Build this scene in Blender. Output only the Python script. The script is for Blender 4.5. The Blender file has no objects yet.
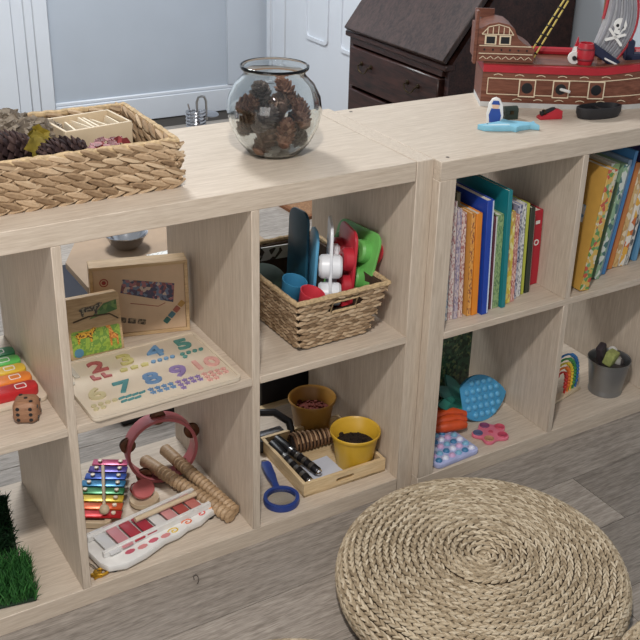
import bpy, bmesh, math, random
from mathutils import Matrix, Vector, Euler
random.seed(7)
S = bpy.context.scene
COL = S.collection
PI = math.pi

# ------------------------------------------------------------------ camera
cd = bpy.data.cameras.new('camera'); cam = bpy.data.objects.new('camera', cd); COL.objects.link(cam)
Rm = Matrix(((0.83984593, -0.5412762, 0.0409743), (0.199502, 0.37798486, 0.90406106), (-0.5048344, -0.75109754, 0.42543473)))
cam.matrix_world = Matrix.Translation((-1.1607, -1.5121, 1.3785)) @ Rm.transposed().to_4x4()
cd.sensor_fit = 'HORIZONTAL'; cd.sensor_width = 36.0
cd.lens = 1039.2356 / 640 * 36.0
cd.shift_x = (320 - 365.6151) / 640; cd.shift_y = (288.8272 - 320) / 640
cd.clip_start = 0.02
S.camera = cam

# ------------------------------------------------------------------ world, light, exposure
w = bpy.data.worlds.new('world'); S.world = w; w.use_nodes = True
w.node_tree.nodes['Background'].inputs[0].default_value = (0.90, 0.95, 1.0, 1)
w.node_tree.nodes['Background'].inputs[1].default_value = 0.355
def area(name, loc, target, size, power, color=(1, 1, 1), shape='DISK', sy=None):
    l = bpy.data.lights.new(name, 'AREA'); l.shape = shape; l.size = size; l.energy = power; l.color = color
    if sy: l.size_y = sy
    o = bpy.data.objects.new(name, l); COL.objects.link(o); o.location = loc
    o.rotation_euler = (Vector(target) - Vector(loc)).to_track_quat('-Z', 'Y').to_euler()
    return o
area('ceiling_lamp_front', (-1.0, -1.12, 2.15), (-1.0, -1.12, 0), 0.14, 37, (1.0, 0.955, 0.91))
area('left_fill_light', (-2.6, -1.7, 1.3), (-.3, 0, .4), 1.3, 15, (1.0, 0.97, 0.95), 'RECTANGLE', 1.2)  # unseen soft fill added to brighten left-facing sides, not an actual window
area('ceiling_lamp_back', (-0.2, 1.75, 2.4), (-0.2, 1.75, 0), 0.6, 55, (0.95, 0.98, 1.0))
vs = S.view_settings
vs.view_transform = 'Standard'; vs.look = 'None'; vs.gamma = 1; vs.exposure = 0.04
vs.use_curve_mapping = False

# ------------------------------------------------------------------ materials
def lin(c):
    r = []
    for v in c[:3]:
        v = v / 255.0
        r.append(v / 12.92 if v <= .04045 else ((v + .055) / 1.055) ** 2.4)
    return (*r, 1)
MATS = {}
def newmat(name):
    m = bpy.data.materials.new(name); m.use_nodes = True
    return m, m.node_tree, m.node_tree.nodes['Principled BSDF']
def mat(name, c, rough=.55, metal=0, vary=.08, scale=40, bump=0.0, spec=.5, trans=0, coat=0):
    if name in MATS: return MATS[name]
    m, nt, b = newmat(name); N = nt.nodes; L = nt.links
    b.inputs['Roughness'].default_value = rough; b.inputs['Metallic'].default_value = metal
    b.inputs['Specular IOR Level'].default_value = spec
    b.inputs['Transmission Weight'].default_value = trans; b.inputs['Coat Weight'].default_value = coat
    tc = N.new('ShaderNodeTexCoord'); no = N.new('ShaderNodeTexNoise'); no.inputs['Scale'].default_value = scale
    no.inputs['Detail'].default_value = 4
    L.new(tc.outputs['Object'], no.inputs['Vector'])
    r = N.new('ShaderNodeValToRGB'); a = lin(c)
    r.color_ramp.elements[0].position = .3; r.color_ramp.elements[1].position = .7
    r.color_ramp.elements[0].color = (*[x * (1 - vary) for x in a[:3]], 1)
    r.color_ramp.elements[1].color = (*[min(1, x * (1 + vary)) for x in a[:3]], 1)
    L.new(no.outputs['Fac'], r.inputs['Fac']); L.new(r.outputs['Color'], b.inputs['Base Color'])
    if bump:
        bp = N.new('ShaderNodeBump'); bp.inputs['Strength'].default_value = bump; bp.inputs['Distance'].default_value = .002
        L.new(no.outputs['Fac'], bp.inputs['Height']); L.new(bp.outputs['Normal'], b.inputs['Normal'])
    MATS[name] = m
    return m
def wood(name, c1, c2, axis='X', scale=9, stretch=14, rough=.5, bump=.12, rnd=0.0, fine=True):
    """straight-grained wood; axis = grain direction"""
    if name in MATS: return MATS[name]
    m, nt, b = newmat(name); N = nt.nodes; L = nt.links
    b.inputs['Roughness'].default_value = rough; b.inputs['Specular IOR Level'].default_value = .35
    tc = N.new('ShaderNodeTexCoord'); mp = N.new('ShaderNodeMapping')
    sc = [stretch] * 3; sc['XYZ'.index(axis)] = 1.0
    mp.inputs['Scale'].default_value = sc
    L.new(tc.outputs['Object'], mp.inputs['Vector'])
    vec = mp.outputs['Vector']; oi = None
    if rnd:
        oi = N.new('ShaderNodeObjectInfo'); mu = N.new('ShaderNodeMath'); mu.operation = 'MULTIPLY'; mu.inputs[1].default_value = 57
        L.new(oi.outputs['Random'], mu.inputs[0])
        ad = N.new('ShaderNodeVectorMath'); ad.operation = 'ADD'; L.new(vec, ad.inputs[0]); L.new(mu.outputs[0], ad.inputs[1]); vec = ad.outputs[0]
    n1 = N.new('ShaderNodeTexNoise'); n1.inputs['Scale'].default_value = scale; n1.inputs['Detail'].default_value = 5; n1.inputs['Roughness'].default_value = .6
    n1.inputs['Distortion'].default_value = .6
    n2 = N.new('ShaderNodeTexNoise'); n2.inputs['Scale'].default_value = scale * 3.7; n2.inputs['Detail'].default_value = 6
    L.new(vec, n1.inputs['Vector']); L.new(vec, n2.inputs['Vector'])
    mx = N.new('ShaderNodeMath'); mx.operation = 'MULTIPLY_ADD'; mx.inputs[1].default_value = .45
    L.new(n2.outputs['Fac'], mx.inputs[0]); 
    m2 = N.new('ShaderNodeMath'); m2.operation = 'MULTIPLY'; m2.inputs[1].default_value = .55; L.new(n1.outputs['Fac'], m2.inputs[0])
    L.new(m2.outputs[0], mx.inputs[2])
    r = N.new('ShaderNodeValToRGB'); r.color_ramp.elements[0].position = .38; r.color_ramp.elements[1].position = .62
    r.color_ramp.elements[0].color = lin(c1); r.color_ramp.elements[1].color = lin(c2)
    L.new(mx.outputs[0], r.inputs['Fac']); out = r.outputs['Color']
    if rnd:
        hs = N.new('ShaderNodeHueSaturation'); mr = N.new('ShaderNodeMapRange')
        mr.inputs[3].default_value = 1 - rnd; mr.inputs[4].default_value = 1 + rnd
        L.new(oi.outputs['Random'], mr.inputs[0]); L.new(mr.outputs[0], hs.inputs['Value']); L.new(out, hs.inputs['Color'])
        ml = N.new('ShaderNodeMix'); ml.data_type = 'RGBA'; ml.blend_type = 'MULTIPLY'; ml.inputs[0].default_value = 1
        L.new(hs.outputs['Color'], ml.inputs[6]); L.new(oi.outputs['Color'], ml.inputs[7]); out = ml.outputs[2]
    L.new(out, b.inputs['Base Color'])
    bp = N.new('ShaderNodeBump'); bp.inputs['Strength'].default_value = bump; bp.inputs['Distance'].default_value = .001
    L.new(n2.outputs['Fac'], bp.inputs['Height']); L.new(bp.outputs['Normal'], b.inputs['Normal'])
    MATS[name] = m
    return m
def rnd_mat(name, stops, rough=.75, scale=120):
    """plant fibre: colour differs strand by strand (per mesh island) with fine streaks"""
    if name in MATS: return MATS[name]
    m, nt, b = newmat(name); N = nt.nodes; L = nt.links
    b.inputs['Roughness'].default_value = rough; b.inputs['Specular IOR Level'].default_value = .25
    g = N.new('ShaderNodeNewGeometry'); oi = N.new('ShaderNodeObjectInfo')
    a = N.new('ShaderNodeMath'); a.operation = 'ADD'; L.new(g.outputs['Random Per Island'], a.inputs[0]); L.new(oi.outputs['Random'], a.inputs[1])
    fr = N.new('ShaderNodeMath'); fr.operation = 'FRACT'; L.new(a.outputs[0], fr.inputs[0])
    tc = N.new('ShaderNodeTexCoord'); no = N.new('ShaderNodeTexNoise'); no.inputs['Scale'].default_value = scale; no.inputs['Detail'].default_value = 3
    L.new(tc.outputs['Object'], no.inputs['Vector'])
    mx = N.new('ShaderNodeMath'); mx.operation = 'MULTIPLY_ADD'; mx.inputs[1].default_value = .55
    s = N.new('ShaderNodeMath'); s.operation = 'MULTIPLY'; s.inputs[1].default_value = .45; L.new(no.outputs['Fac'], s.inputs[0])
    L.new(fr.outputs[0], mx.inputs[0]); L.new(s.outputs[0], mx.inputs[2])
    r = N.new('ShaderNodeValToRGB'); e = r.color_ramp.elements
    e[0].position = stops[0][0]; e[0].color = lin(stops[0][1]); e[1].position = stops[-1][0]; e[1].color = lin(stops[-1][1])
    for p, c in stops[1:-1]:
        k = e.new(p); k.color = lin(c)
    L.new(mx.outputs[0], r.inputs['Fac']); L.new(r.outputs['Color'], b.inputs['Base Color'])
    bp = N.new('ShaderNodeBump'); bp.inputs['Strength'].default_value = .25; bp.inputs['Distance'].default_value = .001
    L.new(no.outputs['Fac'], bp.inputs['Height']); L.new(bp.outputs['Normal'], b.inputs['Normal'])
    MATS[name] = m
    return m
def print_mat(name, cols, scale=60, rough=.4, stretch=(1, 1, 1), kind='voronoi'):
    """flat printed artwork: patches of ink in given colours"""
    if name in MATS: return MATS[name]
    m, nt, b = newmat(name); N = nt.nodes; L = nt.links
    b.inputs['Roughness'].default_value = rough
    tc = N.new('ShaderNodeTexCoord'); mp = N.new('ShaderNodeMapping'); mp.inputs['Scale'].default_value = stretch
    L.new(tc.outputs['Object'], mp.inputs['Vector'])
    if kind == 'voronoi':
        t = N.new('ShaderNodeTexVoronoi'); t.inputs['Scale'].default_value = scale; L.new(mp.outputs[0], t.inputs['Vector'])
        sp = N.new('ShaderNodeSeparateColor'); L.new(t.outputs['Color'], sp.inputs[0]); fac = sp.outputs[0]
    else:
        t = N.new('ShaderNodeTexNoise'); t.inputs['Scale'].default_value = scale; t.inputs['Detail'].default_value = 3
        L.new(mp.outputs[0], t.inputs['Vector']); mr = N.new('ShaderNodeMapRange'); mr.inputs[1].default_value = .3; mr.inputs[2].default_value = .7
        L.new(t.outputs['Fac'], mr.inputs[0]); fac = mr.outputs[0]
    r = N.new('ShaderNodeValToRGB'); r.color_ramp.interpolation = 'CONSTANT'; e = r.color_ramp.elements
    n = len(cols); e[0].position = 0; e[0].color = lin(cols[0]); e[1].position = 1 / n; e[1].color = lin(cols[1])
    for i in range(2, n):
        k = e.new(i / n); k.color = lin(cols[i])
    L.new(fac, r.inputs['Fac']); L.new(r.outputs['Color'], b.inputs['Base Color'])
    MATS[name] = m
    return m
def glass(name, c=(1, 1, 1), rough=0.0, ior=1.45):
    if name in MATS: return MATS[name]
    m, nt, b = newmat(name); N = nt.nodes; L = nt.links
    g = N.new('ShaderNodeBsdfGlass'); g.inputs['Color'].default_value = (*c, 1); g.inputs['Roughness'].default_value = rough; g.inputs['IOR'].default_value = ior
    L.new(g.outputs[0], N['Material Output'].inputs[0]); N.remove(b)
    MATS[name] = m
    return m

# ------------------------------------------------------------------ mesh helpers
def T(x, y, z): return Matrix.Translation((x, y, z))
def RX(a): return Matrix.Rotation(math.radians(a), 4, 'X')
def RY(a): return Matrix.Rotation(math.radians(a), 4, 'Y')
def RZ(a): return Matrix.Rotation(math.radians(a), 4, 'Z')
def merge(dst, src, M=None):
    if M is not None: src.transform(M)
    me = bpy.data.meshes.new('tmp'); src.to_mesh(me); src.free(); dst.from_mesh(me); bpy.data.meshes.remove(me)
    return dst
def box(x0, x1, y0, y1, z0, z1, bev=0.0, seg=1):
    bm = bmesh.new(); bmesh.ops.create_cube(bm, size=1)
    bm.transform(T((x0 + x1) / 2, (y0 + y1) / 2, (z0 + z1) / 2) @ Matrix.Diagonal((x1 - x0, y1 - y0, z1 - z0, 1)))
    if bev: bmesh.ops.bevel(bm, geom=bm.edges[:], offset=bev, segments=seg, profile=.5, affect='EDGES')
    return bm
def lathe(prof, n=32, M=None, cap=True):
    bm = bmesh.new(); rings = []
    for r, z in prof:
        if r < 1e-6: rings.append([bm.verts.new((0, 0, z))])
        else: rings.append([bm.verts.new((r * math.cos(2 * PI * i / n), r * math.sin(2 * PI * i / n), z)) for i in range(n)])
    for a, b in zip(rings, rings[1:]):
        for i in range(n):
            j = (i + 1) % n
            if len(a) == 1 and len(b) == 1: continue
            if len(a) == 1: bm.faces.new((a[0], b[j], b[i]))
            elif len(b) == 1: bm.faces.new((a[i], a[j], b[0]))
            else: bm.faces.new((a[i], a[j], b[j], b[i]))
    if cap:
        if len(rings[0]) > 1: bm.faces.new(rings[0][::-1])
        if len(rings[-1]) > 1: bm.faces.new(rings[-1])
    bmesh.ops.recalc_face_normals(bm, faces=bm.faces[:])
    if M is not None: bm.transform(M)
    return bm
def tube(pts, r, n=8, closed=False, rr=None):
    """round tube along a polyline; rr = radius per point"""
    bm = bmesh.new(); P = [Vector(p) for p in pts]; m = len(P); rings = []
    up = None
    for i in range(m):
        if closed: d = P[(i + 1) % m] - P[i - 1]
        else: d = P[min(i + 1, m - 1)] - P[max(i - 1, 0)]
        d.normalize()
        if up is None:
            up = Vector((0, 0, 1)) if abs(d.z) < .9 else Vector((1, 0, 0))
        u = (up - d * up.dot(d)).normalized(); up = u; v = d.cross(u)
        q = rr[i] if rr else r
        rings.append([bm.verts.new(P[i] + (u * math.cos(2 * PI * k / n) + v * math.sin(2 * PI * k / n)) * q) for k in range(n)])
    rng = range(m) if closed else range(m - 1)
    for i in rng:
        a = rings[i]; b = rings[(i + 1) % m]
        for k in range(n): bm.faces.new((a[k], a[(k + 1) % n], b[(k + 1) % n], b[k]))
    if not closed:
        bm.faces.new(rings[0][::-1]); bm.faces.new(rings[-1])
    bmesh.ops.recalc_face_normals(bm, faces=bm.faces[:])
    return bm
def prism(poly, z0, z1, bev=0.0, M=None):
    bm = bmesh.new(); a = [bm.verts.new((x, y, z0)) for x, y in poly]; b = [bm.verts.new((x, y, z1)) for x, y in poly]; n = len(poly)
    bm.faces.new(a[::-1]); bm.faces.new(b)
    for i in range(n): bm.faces.new((a[i], a[(i + 1) % n], b[(i + 1) % n], b[i]))
    bmesh.ops.recalc_face_normals(bm, faces=bm.faces[:])
    if bev:
        es = [e for e in bm.edges if abs(e.verts[0].co.z - e.verts[1].co.z) < 1e-9]
        bmesh.ops.bevel(bm, geom=es, offset=bev, segments=2, profile=.5, affect='EDGES')
    if M is not None: bm.transform(M)
    return bm
def rrect(w, h, r, n=6):
    p = []
    for cx, cy, a0 in ((w / 2 - r, h / 2 - r, 0), (-w / 2 + r, h / 2 - r, 90), (-w / 2 + r, -h / 2 + r, 180), (w / 2 - r, -h / 2 + r, 270)):
        for k in range(n + 1):
            a = math.radians(a0 + 90 * k / n); p.append((cx + r * math.cos(a), cy + r * math.sin(a)))
    return p
def circle(r, n=24, cx=0, cy=0): return [(cx + r * math.cos(2 * PI * k / n), cy + r * math.sin(2 * PI * k / n)) for k in range(n)]
def star(r, n=5, q=.45):
    return [((r if k % 2 == 0 else r * q) * math.cos(PI * k / n + PI / 2), (r if k % 2 == 0 else r * q) * math.sin(PI * k / n + PI / 2)) for k in range(2 * n)]
def ball(r, u=12, v=8, M=None, sc=(1, 1, 1)):
    bm = bmesh.new(); bmesh.ops.create_uvsphere(bm, u_segments=u, v_segments=v, radius=r); bm.transform(Matrix.Diagonal((*sc, 1)))
    if M is not None: bm.transform(M)
    return bm
def ringed(outer, inner, z0, z1, M=None):
    """flat frame between two outlines of equal point count"""
    bm = bmesh.new(); n = len(outer)
    V = [[bm.verts.new((x, y, z)) for x, y in o] for z in (z0, z1) for o in (outer, inner)]
    for i in range(n):
        j = (i + 1) % n
        bm.faces.new((V[0][i], V[0][j], V[2][j], V[2][i])); bm.faces.new((V[1][j], V[1][i], V[3][i], V[3][j]))
        bm.faces.new((V[2][i], V[2][j], V[3][j], V[3][i])); bm.faces.new((V[0][j], V[0][i], V[1][i], V[1][j]))
    bmesh.ops.recalc_face_normals(bm, faces=bm.faces[:])
    if M is not None: bm.transform(M)
    return bm
def strand(L, wd, th, n=6, k=6):
    """leaf-shaped fibre strand along x, bulging in +z"""
    bm = bmesh.new(); rings = []
    for i in range(n + 1):
        t = i / n; s = max(.12, math.sin(PI * (.04 + .92 * t)) ** .6)
        rings.append([bm.verts.new((L * (t - .5), wd / 2 * s * math.cos(2 * PI * j / k), th / 2 * s * math.sin(2 * PI * j / k))) for j in range(k)])
    for a, b in zip(rings, rings[1:]):
        for j in range(k): bm.faces.new((a[j], a[(j + 1) % k], b[(j + 1) % k], b[j]))
    bm.faces.new(rings[0][::-1]); bm.faces.new(rings[-1])
    bmesh.ops.recalc_face_normals(bm, faces=bm.faces[:])
    return bm
def text_bm(s, size, depth, M=None):
    cu = bpy.data.curves.new('t', 'FONT'); cu.body = s; cu.size = size; cu.extrude = depth / 2; cu.align_x = 'CENTER'; cu.align_y = 'CENTER'; cu.resolution_u = 3
    cu.offset = size * .02
    o = bpy.data.objects.new('t', cu); COL.objects.link(o)
    bpy.context.view_layer.update()
    me = bpy.data.meshes.new_from_object(o.evaluated_get(bpy.context.evaluated_depsgraph_get()))
    bm = bmesh.new(); bm.from_mesh(me); bpy.data.meshes.remove(me); bpy.data.objects.remove(o); bpy.data.curves.remove(cu)
    bm.transform(T(0, 0, depth / 2))
    if M is not None: bm.transform(M)
    return bm
def finish(me, ang=38):
    for p in me.polygons: p.use_smooth = True
    me.set_sharp_from_angle(angle=math.radians(ang))
def mesh(name, bm, m, ang=38):
    me = bpy.data.meshes.new(name); bm.to_mesh(me); bm.free(); finish(me, ang)
    if m is not None: me.materials.append(m)
    return me
def PM(o):
    """world matrix of an object built from location and rotation"""
    M = Matrix.LocRotScale(o.location, o.rotation_euler, o.scale)
    return PM(o.parent) @ M if o.parent else M
def part(name, bm, m, parent=None, world=False, ang=38):
    if world and parent: bm.transform(PM(parent).inverted())
    o = bpy.data.objects.new(name, mesh(name, bm, m, ang)); COL.objects.link(o); o.parent = parent
    return o
def inst(name, me, parent, M):
    o = bpy.data.objects.new(name, me); COL.objects.link(o); o.parent = parent; o.matrix_local = M
    return o
def tag(o, label, cat, group=None):
    o['label'] = label; o['category'] = cat
    if group: o['group'] = group
    return o
def thing(name, label, cat, loc=(0, 0, 0), rot=(0, 0, 0), group=None):
    o = bpy.data.objects.new(name, None); COL.objects.link(o); o.empty_display_size = .02
    o.location = loc; o.rotation_euler = [math.radians(a) for a in rot]
    return tag(o, label, cat, group)
def solo(name, bm, m, label, cat, loc=(0, 0, 0), rot=(0, 0, 0), group=None, ang=38):
    o = part(name, bm, m, None, ang=ang); o.location = loc; o.rotation_euler = [math.radians(a) for a in rot]
    return tag(o, label, cat, group)
def struct(name, bm, m, parent=None):
    o = part(name, bm, m, parent)
    if parent is None: o['kind'] = 'structure'
    return o

# palette
OAK1, OAK2 = (183, 167, 149), (206, 192, 175)
oak = {a: wood('oak_' + a, OAK1, OAK2, a, scale=9, stretch=18, rough=.48) for a in 'XYZ'}
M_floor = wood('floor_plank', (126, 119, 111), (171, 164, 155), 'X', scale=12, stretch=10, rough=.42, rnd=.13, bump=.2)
M_wall = mat('wall_paint_grey', (178, 186, 196), .8, vary=.02, scale=6)
M_wall2 = mat('wall_paint_pale', (190, 197, 206), .8, vary=.02, scale=6)
M_white = mat('white_gloss_paint', (214, 219, 226), .4, vary=.015, scale=8)
M_pine = wood('pale_pine', (196, 168, 126), (222, 198, 158), 'X', scale=9, stretch=10)
M_pineY = wood('pale_pine_y', (196, 168, 126), (222, 198, 158), 'Y', scale=9, stretch=10)
M_birch = mat('birch_ply', (204, 184, 154), .5, vary=.05, scale=30)
M_ply = mat('puzzle_ply', (208, 194, 174), .5, vary=.04, scale=30)
M_dark = wood('mahogany', (30, 17, 15), (64, 38, 32), 'Y', scale=5, stretch=9, rough=.35)
M_darkX = wood('mahogany_top', (40, 29, 27), (70, 53, 48), 'Z', scale=5, stretch=9, rough=.33)
M_chrome = mat('chrome', (205, 205, 208), .18, 1, vary=.02)
M_steel = mat('brushed_steel', (170, 168, 165), .28, 1, vary=.04)
M_black = mat('black_plastic', (24, 24, 27), .4, vary=.05)
M_navy = mat('navy', (26, 33, 62), .6, vary=.06)
M_brass = mat('aged_brass', (78, 66, 50), .4, 1)
SEA = [(.1, (96, 74, 54)), (.35, (148, 122, 94)), (.6, (182, 156, 126)), (.9, (208, 186, 156))]
M_sea = rnd_mat('water_hyacinth', SEA)
M_jute = rnd_mat('jute_braid', [(.1, (126, 110, 88)), (.35, (168, 150, 124)), (.65, (200, 184, 158)), (.95, (224, 212, 190))], scale=160)
M_bark = rnd_mat('tree_bark', [(.1, (66, 56, 48)), (.5, (120, 108, 94)), (.9, (168, 156, 140))], scale=90)
M_cone = rnd_mat('pine_cone', [(.1, (48, 36, 32)), (.5, (92, 70, 58)), (.9, (140, 112, 92))], scale=120)
M_conedark = rnd_mat('dark_cone', [(.1, (34, 24, 26)), (.5, (62, 46, 46)), (.9, (96, 76, 70))], scale=120)
def col(name, c, **k): return mat('paint_' + name, c, **k)

# ------------------------------------------------------------------ setting
fl = struct('floor', box(-2.4, 3.0, -2.2, 3.4, -.05, -.004), mat('underfloor', (60, 55, 50), .9))
PW, PL = .164, 1.22
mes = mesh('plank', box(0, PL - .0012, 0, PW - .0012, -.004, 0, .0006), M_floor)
k = 0
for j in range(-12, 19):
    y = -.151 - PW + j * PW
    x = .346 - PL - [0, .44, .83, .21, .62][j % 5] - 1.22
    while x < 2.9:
        pk_ = inst('plank', mes, fl, T(x, y, 0)); tone = {1: .82, 0: .66 if x > .3 else 1.1, -1: .84}.get(j, 1.0)   # plank tones differ; the darker ones also stand in for floor shade
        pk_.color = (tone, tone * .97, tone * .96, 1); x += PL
wb = struct('wall_back', box(-2.4, 1.3, 2.95, 3.05, 0, 2.5), M_wall)
struct('baseboard_back', merge(box(.15, 1.2, 2.932, 2.95, 0, .105, .003), box(.15, 1.2, 2.938, 2.95, .105, .122, .004)), M_white)
struct('trim_1', box(.985, 1.2, 2.935, 2.95, .122, 2.5, .002), M_wall2)
def architrave(name, pts_boxes):
    bm = bmesh.new()
    for b in pts_boxes: merge(bm, box(*b, .004))
    return struct(name, bm, M_white)
architrave('trim_2', [(.085, .15, 2.915, 2.95, 0, 2.1), (.05, .09, 2.925, 2.95, 0, 2.1), (.0, .055, 2.935, 2.95, 0, 2.1), (-1.0, .15, 2.915, 2.95, 2.04, 2.12)])
d1 = struct('door_1', box(-.86, .0, 2.925, 2.955, .005, 2.04, .002), M_white)
for i, (a, b, c, d) in enumerate(((-.74, -.48, .2, .95), (-.38, -.12, .2, .95), (-.74, -.48, 1.1, 1.9), (-.38, -.12, 1.1, 1.9))):
    part('door_panel', box(a, b, 2.918, 2.93, c, d, .006), M_white, d1)
wr = struct('wall_right', box(1.2, 1.3, -2.2, 2.95, 0, 2.5), mat('wall_paint_light', (196, 204, 212), .8, vary=.02, scale=6))
architrave('trim_3', [(1.172, 1.2, 2.72, 2.765, 0, 2.1), (1.182, 1.2, 2.765, 2.86, 0, 2.1), (1.172, 1.2, 2.86, 2.9, 0, 2.1)])
d2 = struct('door_2', box(1.176, 1.2, 1.92, 2.718, .005, 2.04, .002), M_white)
for (a, b, c, d) in ((2.335, 2.53, .41, 1.25), (2.05, 2.24, .41, 1.25), (2.335, 2.53, 1.38, 1.9), (2.05, 2.24, 1.38, 1.9)):
    pl = part('door_panel', ringed(rrect(b - a, d - c, .03, 5), rrect(b - a - .03, d - c - .03, .02, 5), -.004, .006, T(1.174, (a + b) / 2, (c + d) / 2) @ RZ(-90) @ RX(90)), M_white, d2)
struct('baseboard_right', box(1.184, 1.2, -2.2, 1.9, 0, .12, .003), M_white)

# ------------------------------------------------------------------ shelving units
def panel(name, parent, b, ax): return part(name, box(*b, .0011), oak[ax], parent)
u1 = thing('cube_shelf', 'long pale oak cube shelf carrying the fish bowl and large woven basket', 'shelf', (-.733, 0, 0))
D, HT, TK, TD, CE = .39, .764, .039, .016, .335
def loc1(b): return (b[0] + .733, b[1] + .733, *b[2:])
panel('top_panel', u1, loc1((-1.427, -.0404, 0, D, HT - TK, HT)), 'X')
panel('bottom_panel', u1, loc1((-1.427, -.039, 0, D, 0, TK)), 'X')
panel('side_panel', u1, loc1((-.039, 0, 0, D, 0, HT)), 'Z')
panel('side_panel', u1, loc1((-1.466, -1.427, 0, D, 0, HT)), 'Z')
xs = [-.039]
for i in range(3):
    x = xs[-1] - CE; panel('divider', u1, loc1((x - TD, x, 0, D, TK, HT - TK)), 'Z'); xs.append(x - TD)
for i in range(4):
    panel('shelf_board', u1, loc1((xs[i] - CE, xs[i], .0, D, .374, .390)), 'X')
YF = -.022
u2 = thing('cube_shelf', 'square pale oak cube shelf carrying the pirate ship and filled with books', 'shelf', (.384, YF, 0))
def loc2(x0, x1, z0, z1): return (x0 - .384, x1 - .384, 0, D, z0, z1)
panel('top_panel', u2, loc2(.0006, .766, HT - TK, HT), 'X')
panel('bottom_panel', u2, loc2(.0006, .766, 0, TK), 'X')
panel('side_panel', u2, loc2(.0006, .041, TK, HT - TK), 'Z')
panel('side_panel', u2, loc2(.727, .766, TK, HT - TK), 'Z')
panel('shelf_board', u2, loc2(.041, .727, .374, .390), 'X')
panel('divider', u2, loc2(.376, .392, .390, HT - TK), 'Z')
panel('divider', u2, loc2(.376, .392, TK, .374), 'Z')
part('cam_screw_cap', lathe([(.004, HT), (.0035, HT + .0006), (0, HT + .0006)], 12, T(.03 - .384, .02, 0)), mat('screw_cap', (90, 80, 70), .5), u2)
part('cam_screw_cap', lathe([(.004, HT), (.0035, HT + .0006), (0, HT + .0006)], 12, T(.03 - .384, .37, 0)), mat('screw_cap', (90, 80, 70), .5), u2)

# ------------------------------------------------------------------ bureau behind
bu = thing('writing_bureau', 'dark mahogany slant-front writing bureau with brass drawer pulls', 'bureau', (.93, 1.145, 0))
y0, y1, x0, x1 = .872, 1.418, .69, 1.17
def bw(n, bm, m): return part(n, bm, m, bu, world=True)
for ya, yb in ((y0, y0 + .02), (y1 - .02, y1)):
    prof = [(x0 + .012, .04), (x1, .04), (x1, .98), (x0 + .24, .98), (x0 + .012, .68)]
    bw('side_panel', prism(prof, ya, yb, 0, Matrix(((1, 0, 0, 0), (0, 0, 1, 0), (0, 1, 0, 0), (0, 0, 0, 1)))), M_dark)
bw('back_panel', box(x1 - .012, x1, y0 + .02, y1 - .02, .04, .98), M_dark)
bw('top_board', box(x0 + .22, x1, y0 - .008, y1 + .008, .98, 1.0, .003), M_dark)
s = math.degrees(math.atan2(.295, .228)); Lf = math.hypot(.295, .24)
ff = box(0, Lf, y0 + .001, y1 - .001, 0, .018, .003); ff.transform(T(x0 - .002, 0, .690) @ RY(-s))
bw('fall_front', ff, M_darkX)
bw('writing_ledge', box(x0 - .006, x0 + .03, y0 - .004, y1 + .004, .672, .690, .003), M_dark)
bw('rail', box(x0, x0 + .02, y0 + .02, y1 - .02, .652, .672, .001), M_dark)
for za, zb in ((.515, .645), (.345, .505), (.16, .335)):
    dr = bw('drawer', box(x0 - .006, x0 + .3, y0 + .03, y1 - .03, za, zb, .004), M_dark)
    for yy in (1.026, 1.308 - .02):
        zc = (za + zb) / 2 + .02
        pts = [(x0 - .006, yy - .028, zc), (x0 - .02, yy - .028, zc - .004)] + [(x0 - .022, yy - .028 + .056 * t, zc - .004 - .020 * math.sin(PI * t) ** .55) for t in [i / 8 for i in range(1, 8)]] + [(x0 - .02, yy + .028, zc - .004), (x0 - .006, yy + .028, zc)]
        h = tube(pts, .0026, 6)
        for e in (-.028, .028): merge(h, lathe([(.008, 0), (.007, .004), (0, .005)], 10, T(x0 - .006, yy + e, zc) @ RY(-90)))
        part('handle', h, M_brass, dr, world=True)
bw('plinth', box(x0 - .004, x1, y0, y1, 0, .05, .003), M_dark)

# ------------------------------------------------------------------ things behind the shelf
tb = thing('low_table', 'low long brown table with cut corners behind the shelf', 'table', (-.22, .87, 0))
oc = [(-.245, -.16), (-.245, .005), (-.175, .135), (.235, .135), (.27, .1), (.27, -.16), (.2, -.22), (-.16, -.22)]
part('table_top', prism(oc, .282, .30, .002), mat('kraft_brown', (160, 136, 112), .7, vary=.04), tb)
for x, y in ((-.18, -.1), (-.15, .06), (.22, -.1), (.20, .06)):
    part('leg', box(x - .015, x + .015, y - .015, y + .015, 0, .282, .002), M_pine, tb)
solo('steel_bowl', lathe([(.0, 0), (.028, 0), (.042, .014), (.054, .038), (.057, .040), (.0565, .042), (.053, .040), (.040, .016), (.026, .003), (0, .003)], 36), M_chrome,
     'small stainless steel bowl on the low brown table', 'bowl', (-.295, .900, .30))
solo('paper_sheet', box(-.035, .035, -.012, .012, 0, .0015), print_mat('leaflet_print', [(230, 228, 222), (235, 232, 226), (180, 178, 172), (232, 230, 225)], 260),
     'small printed white leaflet on the low brown table', 'leaflet', (-.235, .815, .30), (0, 0, 3))
cu = box(-.15, .15, -.13, .13, 0, .09, .035, 4)
solo('floor_cushion', cu, mat('deep_navy', (15, 18, 34), .7), 'navy blue floor cushion under the low brown table', 'cushion', (-.36, 1.22, 0), (0, 0, 6))
solo('storage_crate', merge(box(-.17, .17, -.012, .012, 0, .27, .004), box(-.172, .172, -.016, .016, .25, .27, .004)), mat('navy_black', (22, 24, 34), .55),
     'black folded storage crate standing behind the lower plant pot cell', 'crate', (.02, .44, 0))
solo('timber_offcut', box(-.2, .2, -.012, .012, 0, .03, .002), M_pine, 'pale timber batten on the floor behind the shelf', 'batten', (.0, .415, 0))
solo('dark_mat', box(-.22, .22, -.07, .07, 0, .012, .004), mat('dark_mat', (38, 34, 34), .8), 'dark mat on the floor behind the tambourine', 'mat', (-.24, .612, 0))
rug = thing('coir_rug', 'orange brown coir rug on the floor behind the toy basket', 'rug', (.885, 1.84, 0), (0, 0, 3))
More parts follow.
